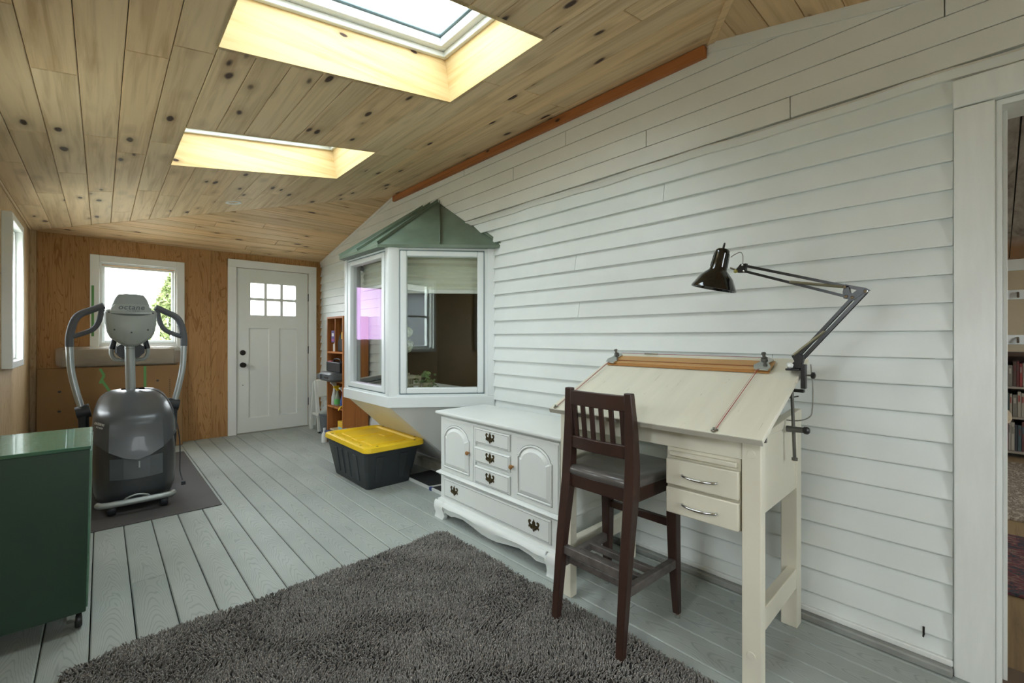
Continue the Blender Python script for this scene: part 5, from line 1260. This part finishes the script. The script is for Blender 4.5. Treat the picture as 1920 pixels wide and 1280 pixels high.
MB().prism([(1.86, S4 + .055), (2.05, S4 + .05), (2.06, S4 + .09), (2.05, S4 + .09), (2.045, S4 + .06), (1.86, S4 + .062)], 'y', 4.98, 5.19).build('pan', dpm, dp)
MB().tube([(2.05, 5.09, S4 + .075), (2.12, 5.09, S4 + .09)], .012, 10).build('handle', dpm, dp)
br = thing('hand_brush', 'beige hand brush lying on the blue dustpan', 'brush', (1.93, 5.06, S4 + .065), 'things on the orange shelf unit')
MB().box(1.90, 2.0, 5.0, 5.12, S4 + .075, S4 + .095).build('block', paint('brush_wood', '#c9b795', .6), br, bevel=.006)
MB().box(1.91, 1.99, 5.01, 5.11, S4 + .063, S4 + .075).build('bristles', paint('bristle', '#8f8168', .9), br)
wbt = thing('white_bottle', 'white plastic bottle on the floor beside the shelf unit', 'bottle', (1.875, 5.19, 0))
MB().lathe([(.03, 0), (.032, .01), (.032, .09), (.014, .12), (.013, .14)], (1.868, 5.19, 0), n=18).build('body', wht, wbt, smooth=40)
MB().lathe([(.015, .0), (.015, .02)], (1.868, 5.19, .14), n=14).build('cap', wht, wbt)
# folded plastic sheeting behind the tote
t = NT('clear_sheeting'); v = t.coords((8, 3, 14)); nz = t.noise(v, 1.4, 5, .6, 1.2)
b_ = t.bsdf(srgb('#c3c9cf'), .2, 0, t.bump(nz, .8, .02), .6); b_.inputs['Alpha'].default_value = .7
ps = thing('plastic_sheeting', 'folded clear plastic sheeting behind the yellow lidded tote', 'plastic sheet', (1.88, 4.35, 0))
rings = []
for i_ in range(16):
    f_ = i_ / 15; y_ = 4.12 + .5 * f_
    u_ = lambda k_: random.uniform(-k_, k_)
    rings.append([(1.76 + u_(.015), y_, .0), (1.755 + u_(.012), y_, .15 + u_(.015)), (1.80 + u_(.015), y_, .225 + u_(.015)), (1.88 + u_(.015), y_, .245 + u_(.02)), (1.98 + u_(.01), y_, .19 + u_(.02)), (2.02, y_, .0)])
MB().loft(rings).build('folds', t.m, ps, smooth=70)
# grey bin with clear bag
bn_ = thing('waste_bin', 'grey plastic waste bin with a clear bag beside the door', 'waste bin', (2.01, 5.43, 0))
MB().lathe([(.085, 0), (.09, .01), (.108, .26), (.116, .265), (.116, .285), (.105, .285), (.085, .02)], (2.01, 5.43, 0), n=28, caps=False).build('bucket', paint('bin_grey', '#5c6266', .5), bn_, smooth=40)
MB().lathe([(.082, 0), (.082, .006)], (2.01, 5.43, .012), n=20).build('base', paint('bin_grey2', '#4c5256', .5), bn_)
b = MB(); rings = []
for z_, r_ in ((.18, .09), (.29, .112), (.36, .085), (.42, .06), (.47, .02)):
    rings.append([(2.02 + r_ * math.cos(2 * PI * k_ / 14) * random.uniform(.8, 1.1), 5.43 + r_ * math.sin(2 * PI * k_ / 14) * random.uniform(.8, 1.1), z_) for k_ in range(14)])
t2 = NT('clear_bag'); b2 = t2.bsdf(srgb('#c9d2cc'), .2, 0, None, .6); b2.inputs['Alpha'].default_value = .45
b.loft(rings).build('bag', t2.m, bn_, smooth=70)
# white step stool
ws = thing('step_stool', 'white plastic folding step stool between door and shelf unit', 'step stool', (2.05, 5.85, 0))
wm = paint('stool_white', '#d6d9d4', .45, .03)
MB().hexa([(1.995, 5.80, .43), (2.19, 5.80, .43), (2.19, 5.86, .43), (1.995, 5.86, .43), (2.005, 5.84, .655), (2.18, 5.84, .655), (2.18, 5.90, .655), (2.005, 5.90, .655)]).build('top_step', wm, ws, bevel=.02)
MB().box(1.965, 2.19, 5.68, 5.88, .215, .245).build('lower_step', wm, ws, bevel=.006)
for x_ in (2.0, 2.175):
    MB().bar((x_, 5.72, .01), (x_, 5.86, .64), .03, .04, up=(1, 0, 0)).build('front_leg', wm, ws, bevel=.005)
    MB().bar((x_, 6.02, .01), (x_, 5.90, .62), .03, .04, up=(1, 0, 0)).build('rear_leg', wm, ws, bevel=.005)
    MB().box(x_ - .02, x_ + .02, 5.695, 5.745, 0, .02).build('foot', M['black'], ws, bevel=.003)
MB().box(2.0, 2.17, 5.735, 5.75, .02, .215).build('riser_panel', wm, ws)
# dark screen panel lying beside the dresser
sc0 = thing('screen_panel', 'black mesh screen panel with white edging on the floor under the bay', 'screen', (2.03, 2.9, 0))
MB().box(1.895, 2.165, 2.56, 3.42, .004, .012).build('mesh', paint('screen_mesh', '#2c2e30', .6, .15, 12), sc0)
MB().box(1.885, 1.900, 2.55, 3.43, .0, .022).build('edge_strip', wht, sc0, bevel=.002)
MB().box(2.160, 2.170, 2.55, 3.43, .0, .020).build('edge_strip', wht, sc0, bevel=.002)
MB().bar((1.89, 3.03, .018), (2.165, 2.96, .018), .012, .008).build('cross_strip', wht, sc0)
MB().box(1.882, 1.903, 2.98, 3.01, .0, .0235).build('blue_tape', paint('blue_tape', '#3f4a86', .5), sc0)
